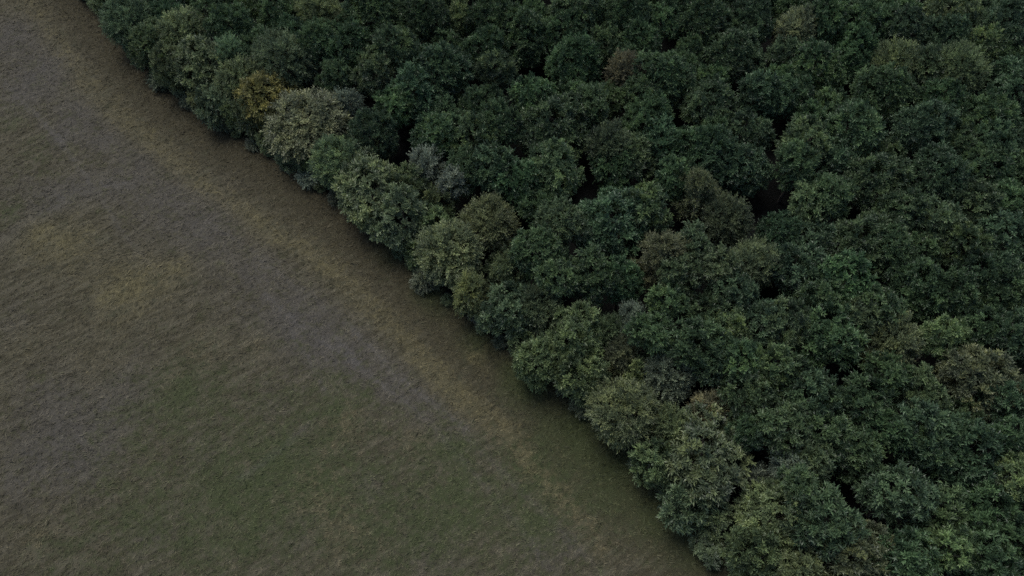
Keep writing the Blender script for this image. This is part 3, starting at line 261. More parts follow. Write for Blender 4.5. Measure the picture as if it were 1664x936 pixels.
('broadleaf_tree', 'second teal green tree on the forest side of the mauve-grey tree', 'trees of the dense forest', 'broad', 44.04, 66.76, 13.29, 4.45, 4.99, 8.31, 'te'),
('broadleaf_tree', 'dark green rounded tree on the forest side of the narrow olive-yellow tree', 'trees of the dense forest', 'broad', 60.31, 85.12, 12.72, 5.93, 5.98, 6.74, 'dk'),
('broadleaf_tree', 'dark blue-green tree just above the brownish gap tree', 'trees of the dense forest', 'broad', 70.89, 84.63, 13.87, 5.26, 5.89, 7.98, 'dt'),
('broadleaf_tree', 'dark green rounded tree just below the olive star-shaped tree', 'trees of the dense forest', 'broad', 79.58, 87.34, 12.9, 5.3, 5.94, 6.96, 'dk'),
('broadleaf_tree', 'first mid green rounded tree above the bluish border tree', 'trees of the dense forest', 'broad', 81.31, 80.78, 12.03, 4.26, 4.78, 7.26, 'dg'),
('broadleaf_tree', 'second mid green rounded tree on the forest side of the narrow olive-yellow tree', 'trees of the dense forest', 'broad', 55.68, 72.24, 12.86, 6.06, 6.04, 6.82, 'dg'),
('broadleaf_tree', 'second dark green rounded tree on the field side of the brownish gap tree', 'trees of the dense forest', 'broad', 58.97, 69.9, 13.24, 3.88, 4.34, 8.9, 'dk'),
('broadleaf_tree', 'mid green rounded tree just above the yellowish brown wedged tree', 'trees of the dense forest', 'broad', 50.82, 63.75, 13.78, 4.82, 5.4, 8.39, 'dg'),
('broadleaf_tree', 'second dark green rounded tree above the yellow-topped narrow tree', 'trees of the dense forest', 'broad', 61.76, 64.01, 13.19, 5.43, 6.09, 7.1, 'dk'),
('broadleaf_tree', 'dark blue-green tree just below the bluish border tree', 'trees of the dense forest', 'broad', 72.49, 65.32, 13.59, 4.22, 4.73, 8.86, 'dt'),
('broadleaf_tree', 'first dark green rounded tree on the field side of the brownish gap tree', 'trees of the dense forest', 'broad', 61.79, 77.07, 12.67, 3.77, 4.22, 8.45, 'dk'),
('broadleaf_tree', 'dark green rounded tree just on the forest side of the brownish gap tree', 'trees of the dense forest', 'broad', 74.41, 78.76, 12.11, 3.79, 4.24, 7.86, 'dk'),
('broadleaf_tree', 'mid green rounded tree just on the forest side of the yellow-green interior tree', 'trees of the dense forest', 'broad', 28.78, 57.46, 12.75, 4.27, 4.78, 7.97, 'dg'),
('broadleaf_tree', 'yellow-olive tree just on the field side of the yellow-olive interior tree', 'trees of the dense forest', 'broad', 31.21, 55.71, 12.46, 2.83, 3.17, 9.29, 'yo'),
('broadleaf_tree', 'dark green rounded tree just on the forest side of the charcoal grey tree', 'trees of the dense forest', 'broad', 26.87, 52.28, 14.21, 3.99, 4.46, 9.74, 'dk'),
('broadleaf_tree', 'teal green tree just on the forest side of the charcoal grey tree', 'trees of the dense forest', 'broad', 28.29, 50.1, 11.7, 2.75, 3.08, 8.62, 'te'),
('broadleaf_tree', 'bluish green tree just above the yellow-olive interior tree', 'trees of the dense forest', 'broad', 36.5, 56.58, 11.94, 3.64, 4.08, 7.86, 'bl'),
('broadleaf_tree', 'first dark green rounded tree on the forest side of the tan-brown tree', 'trees of the dense forest', 'broad', 32.6, 45.11, 13.31, 4.03, 4.52, 8.79, 'dk'),
('broadleaf_tree', 'dark green rounded tree just below the dry pointed tree', 'trees of the dense forest', 'broad', 25.12, 64.66, 14.05, 3.17, 3.55, 10.5, 'dk'),
('broadleaf_tree', 'dark green rounded tree just on the forest side of the silver starry tree', 'trees of the dense forest', 'broad', 20.01, 54.21, 13.86, 3.02, 3.38, 10.47, 'dk'),
('broadleaf_tree', 'dark green rounded tree just below the large dark teal dome', 'trees of the dense forest', 'broad', 12.34, 65.17, 13.44, 3.38, 3.79, 9.66, 'dk'),
('broadleaf_tree', 'dark green rounded tree just above the silver starry tree', 'trees of the dense forest', 'broad', 16.67, 64.63, 11.86, 3.57, 3.99, 7.87, 'dk'),
('broadleaf_tree', 'brownish olive tree just above the yellow-olive interior tree', 'trees of the dense forest', 'broad', 39.1, 56.67, 13.96, 4.07, 4.55, 9.41, 'ob'),
('broadleaf_tree', 'mid green rounded tree just on the field side of the yellowish brown wedged tree', 'trees of the dense forest', 'broad', 46.08, 54.97, 13.84, 4.63, 5.19, 8.65, 'dg'),
('broadleaf_tree', 'grey-green feathery tree just on the forest side of the yellowish brown wedged tree', 'trees of the dense forest', 'fine', 55.72, 54.61, 12.36, 4.4, 5.33, 7.03, 'gg'),
('broadleaf_tree', 'dark green rounded tree just on the forest side of the yellowish brown wedged tree', 'trees of the dense forest', 'broad', 53.55, 59.16, 12.94, 3.69, 4.14, 8.8, 'dk'),
('broadleaf_tree', 'dark green rounded tree just on the forest side of the yellow-topped narrow tree', 'trees of the dense forest', 'broad', 69.76, 56.59, 12.05, 4.24, 4.75, 7.3, 'dk'),
('broadleaf_tree', 'dark blue-green tree just above the broad olive dome', 'trees of the dense forest', 'broad', 71.92, 55.03, 13.8, 3.63, 4.07, 9.73, 'dt'),
('broadleaf_tree', 'teal green tree just on the forest side of the yellow-olive interior tree', 'trees of the dense forest', 'broad', 41.8, 45.2, 13.86, 4.42, 4.95, 8.9, 'te'),
('broadleaf_tree', 'dark green rounded tree just above the lower olive tree', 'trees of the dense forest', 'broad', 48.0, 44.18, 14.07, 4.4, 4.93, 9.14, 'dk'),
('broadleaf_tree', 'dark green rounded tree just below the yellowish brown wedged tree', 'trees of the dense forest', 'broad', 51.97, 47.88, 13.58, 3.32, 3.71, 9.86, 'dk'),
('broadleaf_tree', 'brownish olive tree just on the field side of the broad olive dome', 'trees of the dense forest', 'broad', 57.37, 46.22, 12.28, 3.28, 3.67, 8.61, 'ob'),
('broadleaf_tree', 'teal green tree just on the field side of the big teal dome', 'trees of the dense forest', 'broad', 54.87, 39.6, 13.8, 3.74, 4.19, 9.61, 'te'),
('broadleaf_tree', 'first teal green tree on the forest side of the broad olive dome', 'trees of the dense forest', 'broad', 68.87, 45.07, 12.3, 3.45, 3.87, 8.43, 'te'),
('broadleaf_tree', 'dark green rounded tree just below the bluish border tree', 'trees of the dense forest', 'broad', 73.77, 61.82, 12.1, 3.73, 4.18, 7.93, 'dk'),
('broadleaf_tree', 'first dark green rounded tree above the yellow-topped narrow tree', 'trees of the dense forest', 'broad', 65.49, 61.42, 12.76, 3.73, 4.18, 8.58, 'dk'),
('broadleaf_tree', 'dark green rounded tree just on the forest side of the lower olive tree', 'trees of the dense forest', 'broad', 50.18, 39.8, 12.85, 3.18, 3.56, 9.28, 'dk'),
('broadleaf_tree', 'mid green rounded tree just on the field side of the yellow border tree', 'trees of the dense forest', 'broad', 60.67, 29.25, 12.79, 4.6, 5.15, 7.64, 'dg'),
('broadleaf_tree', 'first dark green rounded tree on the forest side of the bottom yellow-green tree', 'trees of the dense forest', 'broad', 58.55, 23.35, 13.34, 3.78, 4.23, 9.1, 'dk'),
('broadleaf_tree', 'second dark green rounded tree on the forest side of the bottom yellow-green tree', 'trees of the dense forest', 'broad', 62.39, 25.13, 13.1, 3.12, 3.5, 9.6, 'dk'),
('broadleaf_tree', 'dark green rounded tree just above the bottom yellow-green tree', 'trees of the dense forest', 'broad', 54.88, 29.24, 12.18, 3.19, 3.57, 8.61, 'dk'),
('broadleaf_tree', 'dark green rounded tree just on the field side of the bottom yellow-green tree', 'trees of the dense forest', 'broad', 48.85, 23.24, 13.08, 2.92, 3.27, 9.81, 'dk'),
('broadleaf_tree', 'dark green rounded tree just on the field side of the lower olive tree', 'trees of the dense forest', 'broad', 42.5, 39.94, 12.48, 3.18, 3.56, 8.92, 'dk'),
('broadleaf_tree', 'dark green rounded tree just above the grey-silver small tree', 'trees of the dense forest', 'broad', 36.09, 40.43, 13.47, 3.2, 3.58, 9.89, 'dk'),
('broadleaf_tree', 'second dark green rounded tree on the forest side of the tan-brown tree', 'trees of the dense forest', 'broad', 32.02, 39.79, 11.92, 2.06, 2.31, 9.61, 'dk'),
('broadleaf_tree', 'dark green rounded tree just below the grey-silver small tree', 'trees of the dense forest', 'broad', 36.69, 31.81, 13.27, 2.16, 2.42, 10.85, 'dk'),
('broadleaf_tree', 'teal green tree just below the mauve-grey tree', 'trees of the dense forest', 'broad', 32.99, 62.4, 12.76, 3.54, 3.96, 8.79, 'te'),
('broadleaf_tree', 'dark green rounded tree just on the field side of the yellowish brown wedged tree', 'trees of the dense forest', 'broad', 46.37, 61.04, 13.04, 3.32, 3.71, 9.33, 'dk'),
('broadleaf_tree', 'teal green tree just above the big teal dome', 'trees of the dense forest', 'broad', 58.88, 39.54, 13.17, 2.81, 3.15, 10.03, 'te'),
('broadleaf_tree', 'dark green rounded tree just above the yellow border tree', 'trees of the dense forest', 'broad', 67.15, 39.23, 12.7, 2.62, 2.93, 9.77, 'dk'),
('broadleaf_tree', 'olive green tree just on the field side of the dusty blue-green tree', 'trees along the field edge', 'broad', -89.32, 142.42, 5.39, 2.51, 2.58, 2.8, 'eo'),
('broadleaf_tree', 'green tree just on the field side of the dusty blue-green tree', 'trees along the field edge', 'fine', -86.89, 138.65, 4.7, 1.96, 2.25, 2.44, 'gy'),
('broadleaf_tree', 'fresh green tree just on the field side of the dusty blue-green tree', 'trees along the field edge', 'broad', -78.88, 130.11, 6.22, 1.99, 2.99, 3.24, 'ed'),
('broadleaf_tree', 'olive green tree just on the field side of the pale yellow-green edge tree', 'trees along the field edge', 'broad', -66.77, 115.93, 6.04, 1.93, 2.9, 3.14, 'eo'),
('broadleaf_tree', 'fresh green tree just below the pale yellow-green edge tree', 'trees along the field edge', 'broad', -57.6, 108.53, 6.2, 2.35, 2.97, 3.22, 'ed'),
('broadleaf_tree', 'olive green tree just on the field side of the ochre edge tree', 'trees along the field edge', 'broad', -51.05, 104.01, 6.2, 2.07, 2.98, 3.22, 'eo'),
('broadleaf_tree', 'olive green tree just on the field side of the big silvery edge tree', 'trees along the field edge', 'broad', -44.17, 98.97, 5.05, 1.94, 2.42, 2.62, 'eo'),
('broadleaf_tree', 'olive green tree just below the big silvery edge tree', 'trees along the field edge', 'broad', -36.11, 93.17, 5.0, 1.92, 2.4, 2.6, 'eo'),
('broadleaf_tree', 'olive green tree just on the field side of the broad pale grey-green tree', 'trees along the field edge', 'broad', -15.07, 73.81, 5.52, 2.39, 2.65, 2.87, 'eo'),
('broadleaf_tree', 'fresh green tree just below the teal edge tree', 'trees along the field edge', 'broad', 1.8, 56.95, 5.29, 2.54, 2.54, 2.75, 'ed'),
('broadleaf_tree', 'green tree just on the field side of the bottom yellow-olive dome', 'trees along the field edge', 'fine', 27.15, 30.53, 5.71, 2.27, 2.74, 2.97, 'gy'),
('shrub', 'low scrubby shrub by the dusty blue-green tree, first from the top', 'low shrubs at the foot of the edge trees', 'fine', -91.34, 142.0, 1.36, 0.98, 0.65, 0.71, 'gs'),
('shrub', 'low scrubby shrub by the dusty blue-green tree, second from the top', 'low shrubs at the foot of the edge trees', 'broad', -88.89, 140.42, 1.34, 0.87, 0.64, 0.69, 'et'),
('shrub', 'low scrubby shrub by the dusty blue-green tree, third from the top', 'low shrubs at the foot of the edge trees', 'broad', -87.23, 138.13, 1.0, 0.77, 0.48, 0.52, 'ed'),
('shrub', 'low scrubby shrub by the dusty blue-green tree, fourth from the top', 'low shrubs at the foot of the edge trees', 'fine', -83.99, 134.4, 2.26, 1.34, 1.08, 1.17, 'gs'),
('shrub', 'low scrubby shrub by the dusty blue-green tree, fifth from the top', 'low shrubs at the foot of the edge trees', 'broad', -81.17, 131.46, 1.18, 0.79, 0.57, 0.61, 'ed'),
('shrub', 'low scrubby shrub by the dusty blue-green tree, sixth from the top', 'low shrubs at the foot of the edge trees', 'broad', -78.78, 127.69, 0.97, 0.8, 0.46, 0.5, 'ed'),
('shrub', 'low scrubby shrub by the dusty blue-green tree, seventh from the top', 'low shrubs at the foot of the edge trees', 'broad', -76.1, 125.32, 1.25, 0.89, 0.6, 0.65, 'et'),
('shrub', 'low scrubby shrub by the dusty blue-green tree, eighth from the top', 'low shrubs at the foot of the edge trees', 'fine', -73.72, 121.45, 1.98, 1.25, 0.95, 1.03, 'gs'),
('shrub', 'low scrubby shrub by the pale yellow-green edge tree, first from the top', 'low shrubs at the foot of the edge trees', 'broad', -70.71, 118.57, 1.15, 0.78, 0.55, 0.6, 'et'),
('shrub', 'low scrubby shrub by the pale yellow-green edge tree, second from the top', 'low shrubs at the foot of the edge trees', 'fine', -67.73, 115.29, 1.45, 1.05, 0.69, 0.75, 'gs'),
('shrub', 'low scrubby shrub by the pale yellow-green edge tree, third from the top', 'low shrubs at the foot of the edge trees', 'fine', -64.33, 113.2, 1.21, 0.96, 0.58, 0.63, 'gs'),
('shrub', 'low scrubby shrub by the pale yellow-green edge tree, fourth from the top', 'low shrubs at the foot of the edge trees', 'fine', -61.75, 110.29, 1.85, 1.33, 0.89, 0.96, 'gs'),
('shrub', 'low scrubby shrub by the pale yellow-green edge tree, fifth from the top', 'low shrubs at the foot of the edge trees', 'broad', -57.58, 107.78, 1.36, 0.88, 0.65, 0.71, 'et'),
('shrub', 'low scrubby shrub by the ochre edge tree, first from the top', 'low shrubs at the foot of the edge trees', 'broad', -55.56, 105.39, 1.47, 0.94, 0.7, 0.76, 'ed'),
('shrub', 'low scrubby shrub by the ochre edge tree, second from the top', 'low shrubs at the foot of the edge trees', 'broad', -51.45, 102.4, 1.15, 0.91, 0.55, 0.6, 'ed'),
('shrub', 'low scrubby shrub by the ochre edge tree, third from the top', 'low shrubs at the foot of the edge trees', 'fine', -47.6, 99.43, 1.48, 1.11, 0.71, 0.77, 'gs'),
('shrub', 'low scrubby shrub by the big silvery edge tree, first from the top', 'low shrubs at the foot of the edge trees', 'broad', -44.37, 97.44, 0.96, 0.72, 0.46, 0.5, 'et'),
('shrub', 'low scrubby shrub by the big silvery edge tree, second from the top', 'low shrubs at the foot of the edge trees', 'fine', -40.57, 94.51, 1.3, 0.93, 0.62, 0.67, 'gs'),
('shrub', 'low scrubby shrub by the big silvery edge tree, third from the top', 'low shrubs at the foot of the edge trees', 'broad', -37.2, 92.64, 1.53, 0.95, 0.73, 0.8, 'et'),
('shrub', 'low scrubby shrub by the large yellow-green dome, first from the top', 'low shrubs at the foot of the edge trees', 'broad', -34.03, 89.92, 1.95, 1.29, 0.94, 1.01, 'ed'),
('shrub', 'low scrubby shrub by the large yellow-green dome, second from the top', 'low shrubs at the foot of the edge trees', 'fine', -30.7, 86.81, 1.92, 1.2, 0.92, 1.0, 'gs'),
('shrub', 'low scrubby shrub by the large yellow-green dome, third from the top', 'low shrubs at the foot of the edge trees', 'broad', -27.01, 83.42, 1.69, 1.27, 0.81, 0.88, 'et'),
('shrub', 'low scrubby shrub by the large yellow-green dome, fourth from the top', 'low shrubs at the foot of the edge trees', 'broad', -23.98, 81.2, 1.17, 0.94, 0.56, 0.61, 'et'),
('shrub', 'low scrubby shrub by the large yellow-green dome, fifth from the top', 'low shrubs at the foot of the edge trees', 'fine', -21.53, 79.19, 0.97, 0.72, 0.47, 0.5, 'gs'),
('shrub', 'low scrubby shrub by the broad pale grey-green tree, first from the top', 'low shrubs at the foot of the edge trees', 'broad', -18.73, 75.56, 1.82, 1.22, 0.87, 0.95, 'et'),
('shrub', 'low scrubby shrub by the broad pale grey-green tree, second from the top', 'low shrubs at the foot of the edge trees', 'broad', -16.01, 72.56, 1.76, 1.19, 0.84, 0.91, 'ed'),
('shrub', 'low scrubby shrub by the broad pale grey-green tree, third from the top', 'low shrubs at the foot of the edge trees', 'fine', -12.36, 69.15, 0.98, 0.78, 0.47, 0.51, 'gs'),
('shrub', 'low scrubby shrub by the broad pale grey-green tree, fourth from the top', 'low shrubs at the foot of the edge trees', 'broad', -10.4, 66.13, 1.3, 0.86, 0.63, 0.68, 'ed'),
('shrub', 'low scrubby shrub by the teal edge tree, first from the top', 'low shrubs at the foot of the edge trees', 'broad', -7.75, 64.48, 1.06, 0.76, 0.51, 0.55, 'ed'),
('shrub', 'low scrubby shrub by the teal edge tree, second from the top', 'low shrubs at the foot of the edge trees', 'broad', -4.87, 60.66, 0.93, 0.75, 0.44, 0.48, 'ed'),
('shrub', 'low scrubby shrub by the teal edge tree, third from the top', 'low shrubs at the foot of the edge trees', 'fine', -1.98, 58.33, 1.39, 0.88, 0.67, 0.72, 'gs'),
('shrub', 'low scrubby shrub by the teal edge tree, fourth from the top', 'low shrubs at the foot of the edge trees', 'broad', 1.27, 55.16, 1.25, 1.01, 0.6, 0.65, 'et'),
('shrub', 'low scrubby shrub by the yellow-olive dome, first from the top', 'low shrubs at the foot of the edge trees', 'fine', 4.07, 53.28, 1.18, 0.74, 0.57, 0.61, 'gs'),
('shrub', 'low scrubby shrub by the yellow-olive dome, second from the top', 'low shrubs at the foot of the edge trees', 'fine', 7.64, 50.06, 1.2, 0.73, 0.58, 0.63, 'gs'),
('shrub', 'low scrubby shrub by the broad starry edge tree, first from the top', 'low shrubs at the foot of the edge trees', 'fine', 10.53, 47.15, 1.94, 1.29, 0.93, 1.01, 'gs'),
('shrub', 'low scrubby shrub by the broad starry edge tree, second from the top', 'low shrubs at the foot of the edge trees', 'fine', 13.75, 44.65, 1.68, 1.13, 0.81, 0.87, 'gs'),
('shrub', 'low scrubby shrub by the broad starry edge tree, third from the top', 'low shrubs at the foot of the edge trees', 'broad', 15.62, 42.0, 1.4, 0.92, 0.67, 0.73, 'ed'),
('shrub', 'low scrubby shrub by the broad starry edge tree, fourth from the top', 'low shrubs at the foot of the edge trees', 'fine', 17.86, 38.57, 1.3, 0.99, 0.62, 0.68, 'gs'),
('shrub', 'low scrubby shrub by the biggest edge dome, first from the top', 'low shrubs at the foot of the edge trees', 'broad', 21.1, 36.58, 1.1, 0.89, 0.53, 0.57, 'ed'),
('shrub', 'low scrubby shrub by the biggest edge dome, second from the top', 'low shrubs at the foot of the edge trees', 'broad', 23.35, 34.39, 1.21, 0.85, 0.58, 0.63, 'et'),
('shrub', 'low scrubby shrub by the biggest edge dome, third from the top', 'low shrubs at the foot of the edge trees', 'fine', 24.58, 31.75, 1.28, 0.85, 0.61, 0.66, 'gs'),
('shrub', 'low scrubby shrub by the bottom yellow-olive dome, first from the top', 'low shrubs at the foot of the edge trees', 'broad', 27.45, 27.59, 1.26, 0.93, 0.61, 0.66, 'ed'),
('shrub', 'low scrubby shrub by the bottom yellow-olive dome, second from the top', 'low shrubs at the foot of the edge trees', 'fine', 30.38, 24.48, 1.53, 1.15, 0.73, 0.8, 'gs'),
('broadleaf_tree', 'second bluish green tree on the field side of the bright green top tree', 'trees of the dense forest', 'broad', 77.55, 135.2, 10.56, 4.13, 4.63, 5.93, 'bl'),
('broadleaf_tree', 'dark blue-green tree just above the yellow-brown tufted tree', 'trees of the dense forest', 'broad', 50.99, 134.47, 9.94, 3.75, 4.2, 5.74, 'dt'),
('broadleaf_tree', 'fifth mid green rounded tree above the rusty brown tree', 'trees of the dense forest', 'broad', 34.22, 133.63, 9.68, 3.39, 3.79, 5.89, 'dg'),
('broadleaf_tree', 'dark blue-green tree just on the forest side of the bright green top tree', 'trees of the dense forest', 'broad', 92.2, 130.51, 10.49, 3.36, 3.76, 6.73, 'dt'),
('broadleaf_tree', 'mid green rounded tree just above the pale yellow-green edge tree', 'trees of the dense forest', 'broad', -59.43, 128.78, 10.72, 2.87, 3.21, 7.5, 'dg'),
('broadleaf_tree', 'mid green rounded tree on the field side of the yellow-brown tufted tree', 'trees of the dense forest', 'broad', 44.49, 133.47, 11.09, 3.42, 3.83, 7.26, 'dg'),
('broadleaf_tree', 'dark green rounded tree just above the dusty blue-green tree', 'trees of the dense forest', 'broad', -67.77, 135.12, 9.83, 4.11, 4.61, 5.22, 'dk'),
('broadleaf_tree', 'dark blue-green tree above the olive-yellow corner tree', 'trees of the dense forest', 'broad', 103.29, 134.68, 10.86, 3.53, 3.96, 6.9, 'dt'),
('broadleaf_tree', 'mid green rounded tree just on the forest side of the olive-yellow corner tree', 'trees of the dense forest', 'broad', 97.77, 113.78, 10.01, 3.73, 4.18, 5.83, 'dg'),
('broadleaf_tree', 'dark green rounded tree above the yellow-tipped olive tree', 'trees of the dense forest', 'broad', -27.5, 133.41, 11.02, 4.34, 4.86, 6.16, 'dk'),
('broadleaf_tree', 'bluish green tree just on the forest side of the bright tuft tree', 'trees of the dense forest', 'broad', -3.19, 132.94, 10.13, 4.1, 4.59, 5.54, 'bl'),
('broadleaf_tree', 'dark green rounded tree just on the forest side of the olive star-shaped tree', 'trees of the dense forest', 'broad', 91.47, 95.27, 10.16, 2.81, 3.15, 7.01, 'dk'),
('broadleaf_tree', 'dark green rounded tree just above the olive-yellow corner tree', 'trees of the dense forest', 'broad', 97.46, 129.08, 9.64, 2.95, 3.31, 6.33, 'dk'),
('broadleaf_tree', 'teal green tree on the forest side of the bottom yellow-green tree', 'trees of the dense forest', 'broad', 65.77, 20.31, 10.81, 2.82, 3.16, 7.66, 'te'),
('broadleaf_tree', 'second mid green rounded tree on the field side of the bright green top tree', 'trees of the dense forest', 'broad', 72.1, 131.46, 9.61, 2.91, 3.26, 6.36, 'dg'),
('broadleaf_tree', 'first teal green tree below the yellow-brown tufted tree', 'trees of the dense forest', 'broad', 52.16, 117.38, 9.74, 3.07, 3.44, 6.3, 'te'),
('broadleaf_tree', 'second dark green rounded tree on the forest side of the bright tuft tree', 'trees of the dense forest', 'broad', 4.33, 128.13, 10.08, 3.9, 4.37, 5.71, 'dk'),
('broadleaf_tree', 'fourth mid green rounded tree above the rusty brown tree', 'trees of the dense forest', 'broad', 28.54, 133.68, 10.69, 3.06, 3.43, 7.26, 'dg'),
('broadleaf_tree', 'mid green rounded tree just below the grey-olive bottom dome', 'trees of the dense forest', 'broad', 43.2, 17.04, 9.8, 2.85, 3.2, 6.6, 'dg'),
('broadleaf_tree', 'dark green rounded tree just above the bright tuft tree', 'trees of the dense forest', 'broad', -13.1, 133.52, 11.19, 3.68, 4.12, 7.07, 'dk'),
('broadleaf_tree', 'olive green tree just above the yellowish tufted tree', 'trees of the dense forest', 'broad', 56.62, 102.53, 10.94, 3.37, 3.77, 7.17, 'ol'),
('broadleaf_tree', 'first dark green rounded tree above the olive-brown tree', 'trees of the dense forest', 'broad', 32.52, 112.11, 10.79, 3.74, 4.19, 6.6, 'dk'),
('broadleaf_tree', 'bluish green tree just on the forest side of the yellowish tufted tree', 'trees of the dense forest', 'broad', 54.85, 89.93, 10.99, 3.05, 3.41, 7.58, 'bl'),
('broadleaf_tree', 'teal green tree just on the forest side of the olive-yellow corner tree', 'trees of the dense forest', 'broad', 91.79, 110.39, 10.96, 3.49, 3.91, 7.05, 'te'),
('broadleaf_tree', 'bluish green tree on the forest side of the yellow-brown tufted tree', 'trees of the dense forest', 'broad', 66.96, 130.42, 10.78, 3.27, 3.66, 7.12, 'bl'),
('broadleaf_tree', 'dark green rounded tree just below the yellow border tree', 'trees of the dense forest', 'broad', 67.35, 26.1, 10.64, 2.98, 3.34, 7.29, 'dk'),
('broadleaf_tree', 'third mid green rounded tree above the rusty brown tree', 'trees of the dense forest', 'broad', 28.98, 124.76, 11.15, 3.18, 3.56, 7.59, 'dg'),
('broadleaf_tree', 'mid green rounded tree just below the broad olive dome', 'trees of the dense forest', 'broad', 62.97, 42.84, 9.29, 2.97, 3.32, 5.96, 'dg'),
('broadleaf_tree', 'mid green rounded tree on the forest side of the olive star-shaped tree', 'trees of the dense forest', 'broad', 87.37, 87.65, 10.31, 3.16, 3.53, 6.77, 'dg'),
('broadleaf_tree', 'second teal green tree on the forest side of the broad olive dome', 'trees of the dense forest', 'broad', 76.94, 52.22, 11.31, 3.58, 4.01, 7.3, 'te'),
('broadleaf_tree', 'teal green tree just on the field side of the yellow-tipped olive tree', 'trees of the dense forest', 'broad', -32.53, 123.39, 9.48, 2.76, 3.09, 6.39, 'te'),
('broadleaf_tree', 'mid green rounded tree just below the yellow-brown tufted tree', 'trees of the dense forest', 'broad', 49.5, 110.45, 9.68, 3.45, 3.87, 5.82, 'dg'),
('broadleaf_tree', 'second dark blue-green tree on the field side of the yellow-brown tufted tree', 'trees of the dense forest', 'broad', 39.81, 132.06, 9.69, 2.88, 3.22, 6.46, 'dt'),
('broadleaf_tree', 'olive green tree just above the dusty blue-green tree', 'trees of the dense forest', 'broad', -75.72, 133.25, 9.56, 3.18, 3.56, 6.0, 'ol'),
('broadleaf_tree', 'olive green tree just above the yellow-brown tufted tree', 'trees of the dense forest', 'broad', 55.64, 130.89, 10.07, 3.84, 4.3, 5.77, 'ol'),
('broadleaf_tree', 'first dark blue-green tree above the rusty brown tree', 'trees of the dense forest', 'broad', 21.6, 114.39, 10.31, 2.77, 3.1, 7.21, 'dt'),
('broadleaf_tree', 'first mid green rounded tree on the field side of the rusty brown tree', 'trees of the dense forest', 'broad', 17.86, 105.02, 9.81, 3.3, 3.7, 6.1, 'dg'),
('broadleaf_tree', 'dark green rounded tree just above the olive-brown oval tree', 'trees of the dense forest', 'broad', 4.39, 79.76, 10.24, 2.93, 3.28, 6.96, 'dk'),
('broadleaf_tree', 'second dark green rounded tree on the field side of the bright tuft tree', 'trees of the dense forest', 'broad', -18.51, 130.32, 10.31, 2.99, 3.35, 6.96, 'dk'),
('broadleaf_tree', 'olive green tree above the pale yellow-green edge tree', 'trees of the dense forest', 'broad', -53.19, 129.43, 9.87, 2.74, 3.07, 6.8, 'ol'),
('broadleaf_tree', 'bluish green tree just on the forest side of the dusty blue-green tree', 'trees of the dense forest', 'broad', -67.93, 129.1, 9.3, 3.02, 3.38, 5.92, 'bl'),
('broadleaf_tree', 'dark blue-green tree just below the large blue-green dome', 'trees of the dense forest', 'broad', -11.67, 100.75, 9.51, 3.11, 3.49, 6.02, 'dt'),
('broadleaf_tree', 'dark green rounded tree just on the forest side of the bluish border tree', 'trees of the dense forest', 'broad', 79.43, 64.85, 11.28, 2.93, 3.29, 8.0, 'dk'),
('broadleaf_tree', 'dark green rounded tree just above the yellowish tufted tree', 'trees of the dense forest', 'broad', 52.81, 98.88, 11.17, 3.45, 3.87, 7.31, 'dk'),
('broadleaf_tree', 'teal green tree just on the field side of the fuzzy brownish tree', 'trees of the dense forest', 'broad', -48.39, 118.41, 10.67, 3.11, 3.48, 7.19, 'te'),
('broadleaf_tree', 'second dark blue-green tree above the rusty brown tree', 'trees of the dense forest', 'broad', 31.84, 129.37, 10.79, 2.96, 3.32, 7.47, 'dt'),
('broadleaf_tree', 'second mid green rounded tree above the rusty brown tree', 'trees of the dense forest', 'broad', 17.44, 118.94, 11.01, 3.56, 3.99, 7.03, 'dg'),
('broadleaf_tree', 'first mid green rounded tree on the field side of the bright green top tree', 'trees of the dense forest', 'broad', 76.51, 128.24, 10.92, 3.33, 3.73, 7.19, 'dg'),
('broadleaf_tree', 'bluish green tree just below the narrow olive-yellow tree', 'trees of the dense forest', 'broad', 48.79, 73.25, 10.07, 3.0, 3.36, 6.72, 'bl'),
('broadleaf_tree', 'second mid green rounded tree above the bluish border tree', 'trees of the dense forest', 'broad', 87.45, 82.84, 9.8, 2.94, 3.3, 6.51, 'dg'),
('broadleaf_tree', 'teal green tree just above the fuzzy brownish tree', 'trees of the dense forest', 'broad', -42.33, 121.42, 11.39, 2.85, 3.19, 8.21, 'te'),
('broadleaf_tree', 'second mid green rounded tree on the field side of the rusty brown tree', 'trees of the dense forest', 'broad', 11.35, 105.95, 10.18, 2.82, 3.16, 7.02, 'dg'),
('broadleaf_tree', 'second teal green tree below the yellow-brown tufted tree', 'trees of the dense forest', 'broad', 51.87, 106.08, 10.54, 3.01, 3.37, 7.17, 'te'),
('broadleaf_tree', 'mid green rounded tree just below the bright tuft tree', 'trees of the dense forest', 'broad', -12.47, 118.45, 10.69, 3.05, 3.42, 7.28, 'dg'),
('broadleaf_tree', 'dark green rounded tree just on the forest side of the olive-yellow corner tree', 'trees of the dense forest', 'broad', 92.54, 116.81, 9.35, 2.94, 3.29, 6.06, 'dk'),
('broadleaf_tree', 'olive green tree on the forest side of the rusty brown tree', 'trees of the dense forest', 'broad', 33.81, 117.44, 10.05, 2.8, 3.13, 6.92, 'ol'),
('broadleaf_tree', 'mid green rounded tree just below the olive-brown tree', 'trees of the dense forest', 'broad', 35.02, 95.18, 11.47, 2.74, 3.07, 8.4, 'dg'),
('broadleaf_tree', 'bluish green tree just on the forest side of the olive star-shaped tree', 'trees of the dense forest', 'broad', 87.27, 94.38, 10.86, 2.76, 3.09, 7.77, 'bl'),
('broadleaf_tree', 'olive green tree just below the brownish gap tree', 'trees of the dense forest', 'broad', 64.36, 71.53, 10.26, 2.88, 3.22, 7.03, 'ol'),
('broadleaf_tree', 'second olive green tree on the forest side of the yellowish tufted tree', 'trees of the dense forest', 'broad', 64.18, 91.23, 9.77, 3.04, 3.41, 6.37, 'ol'),
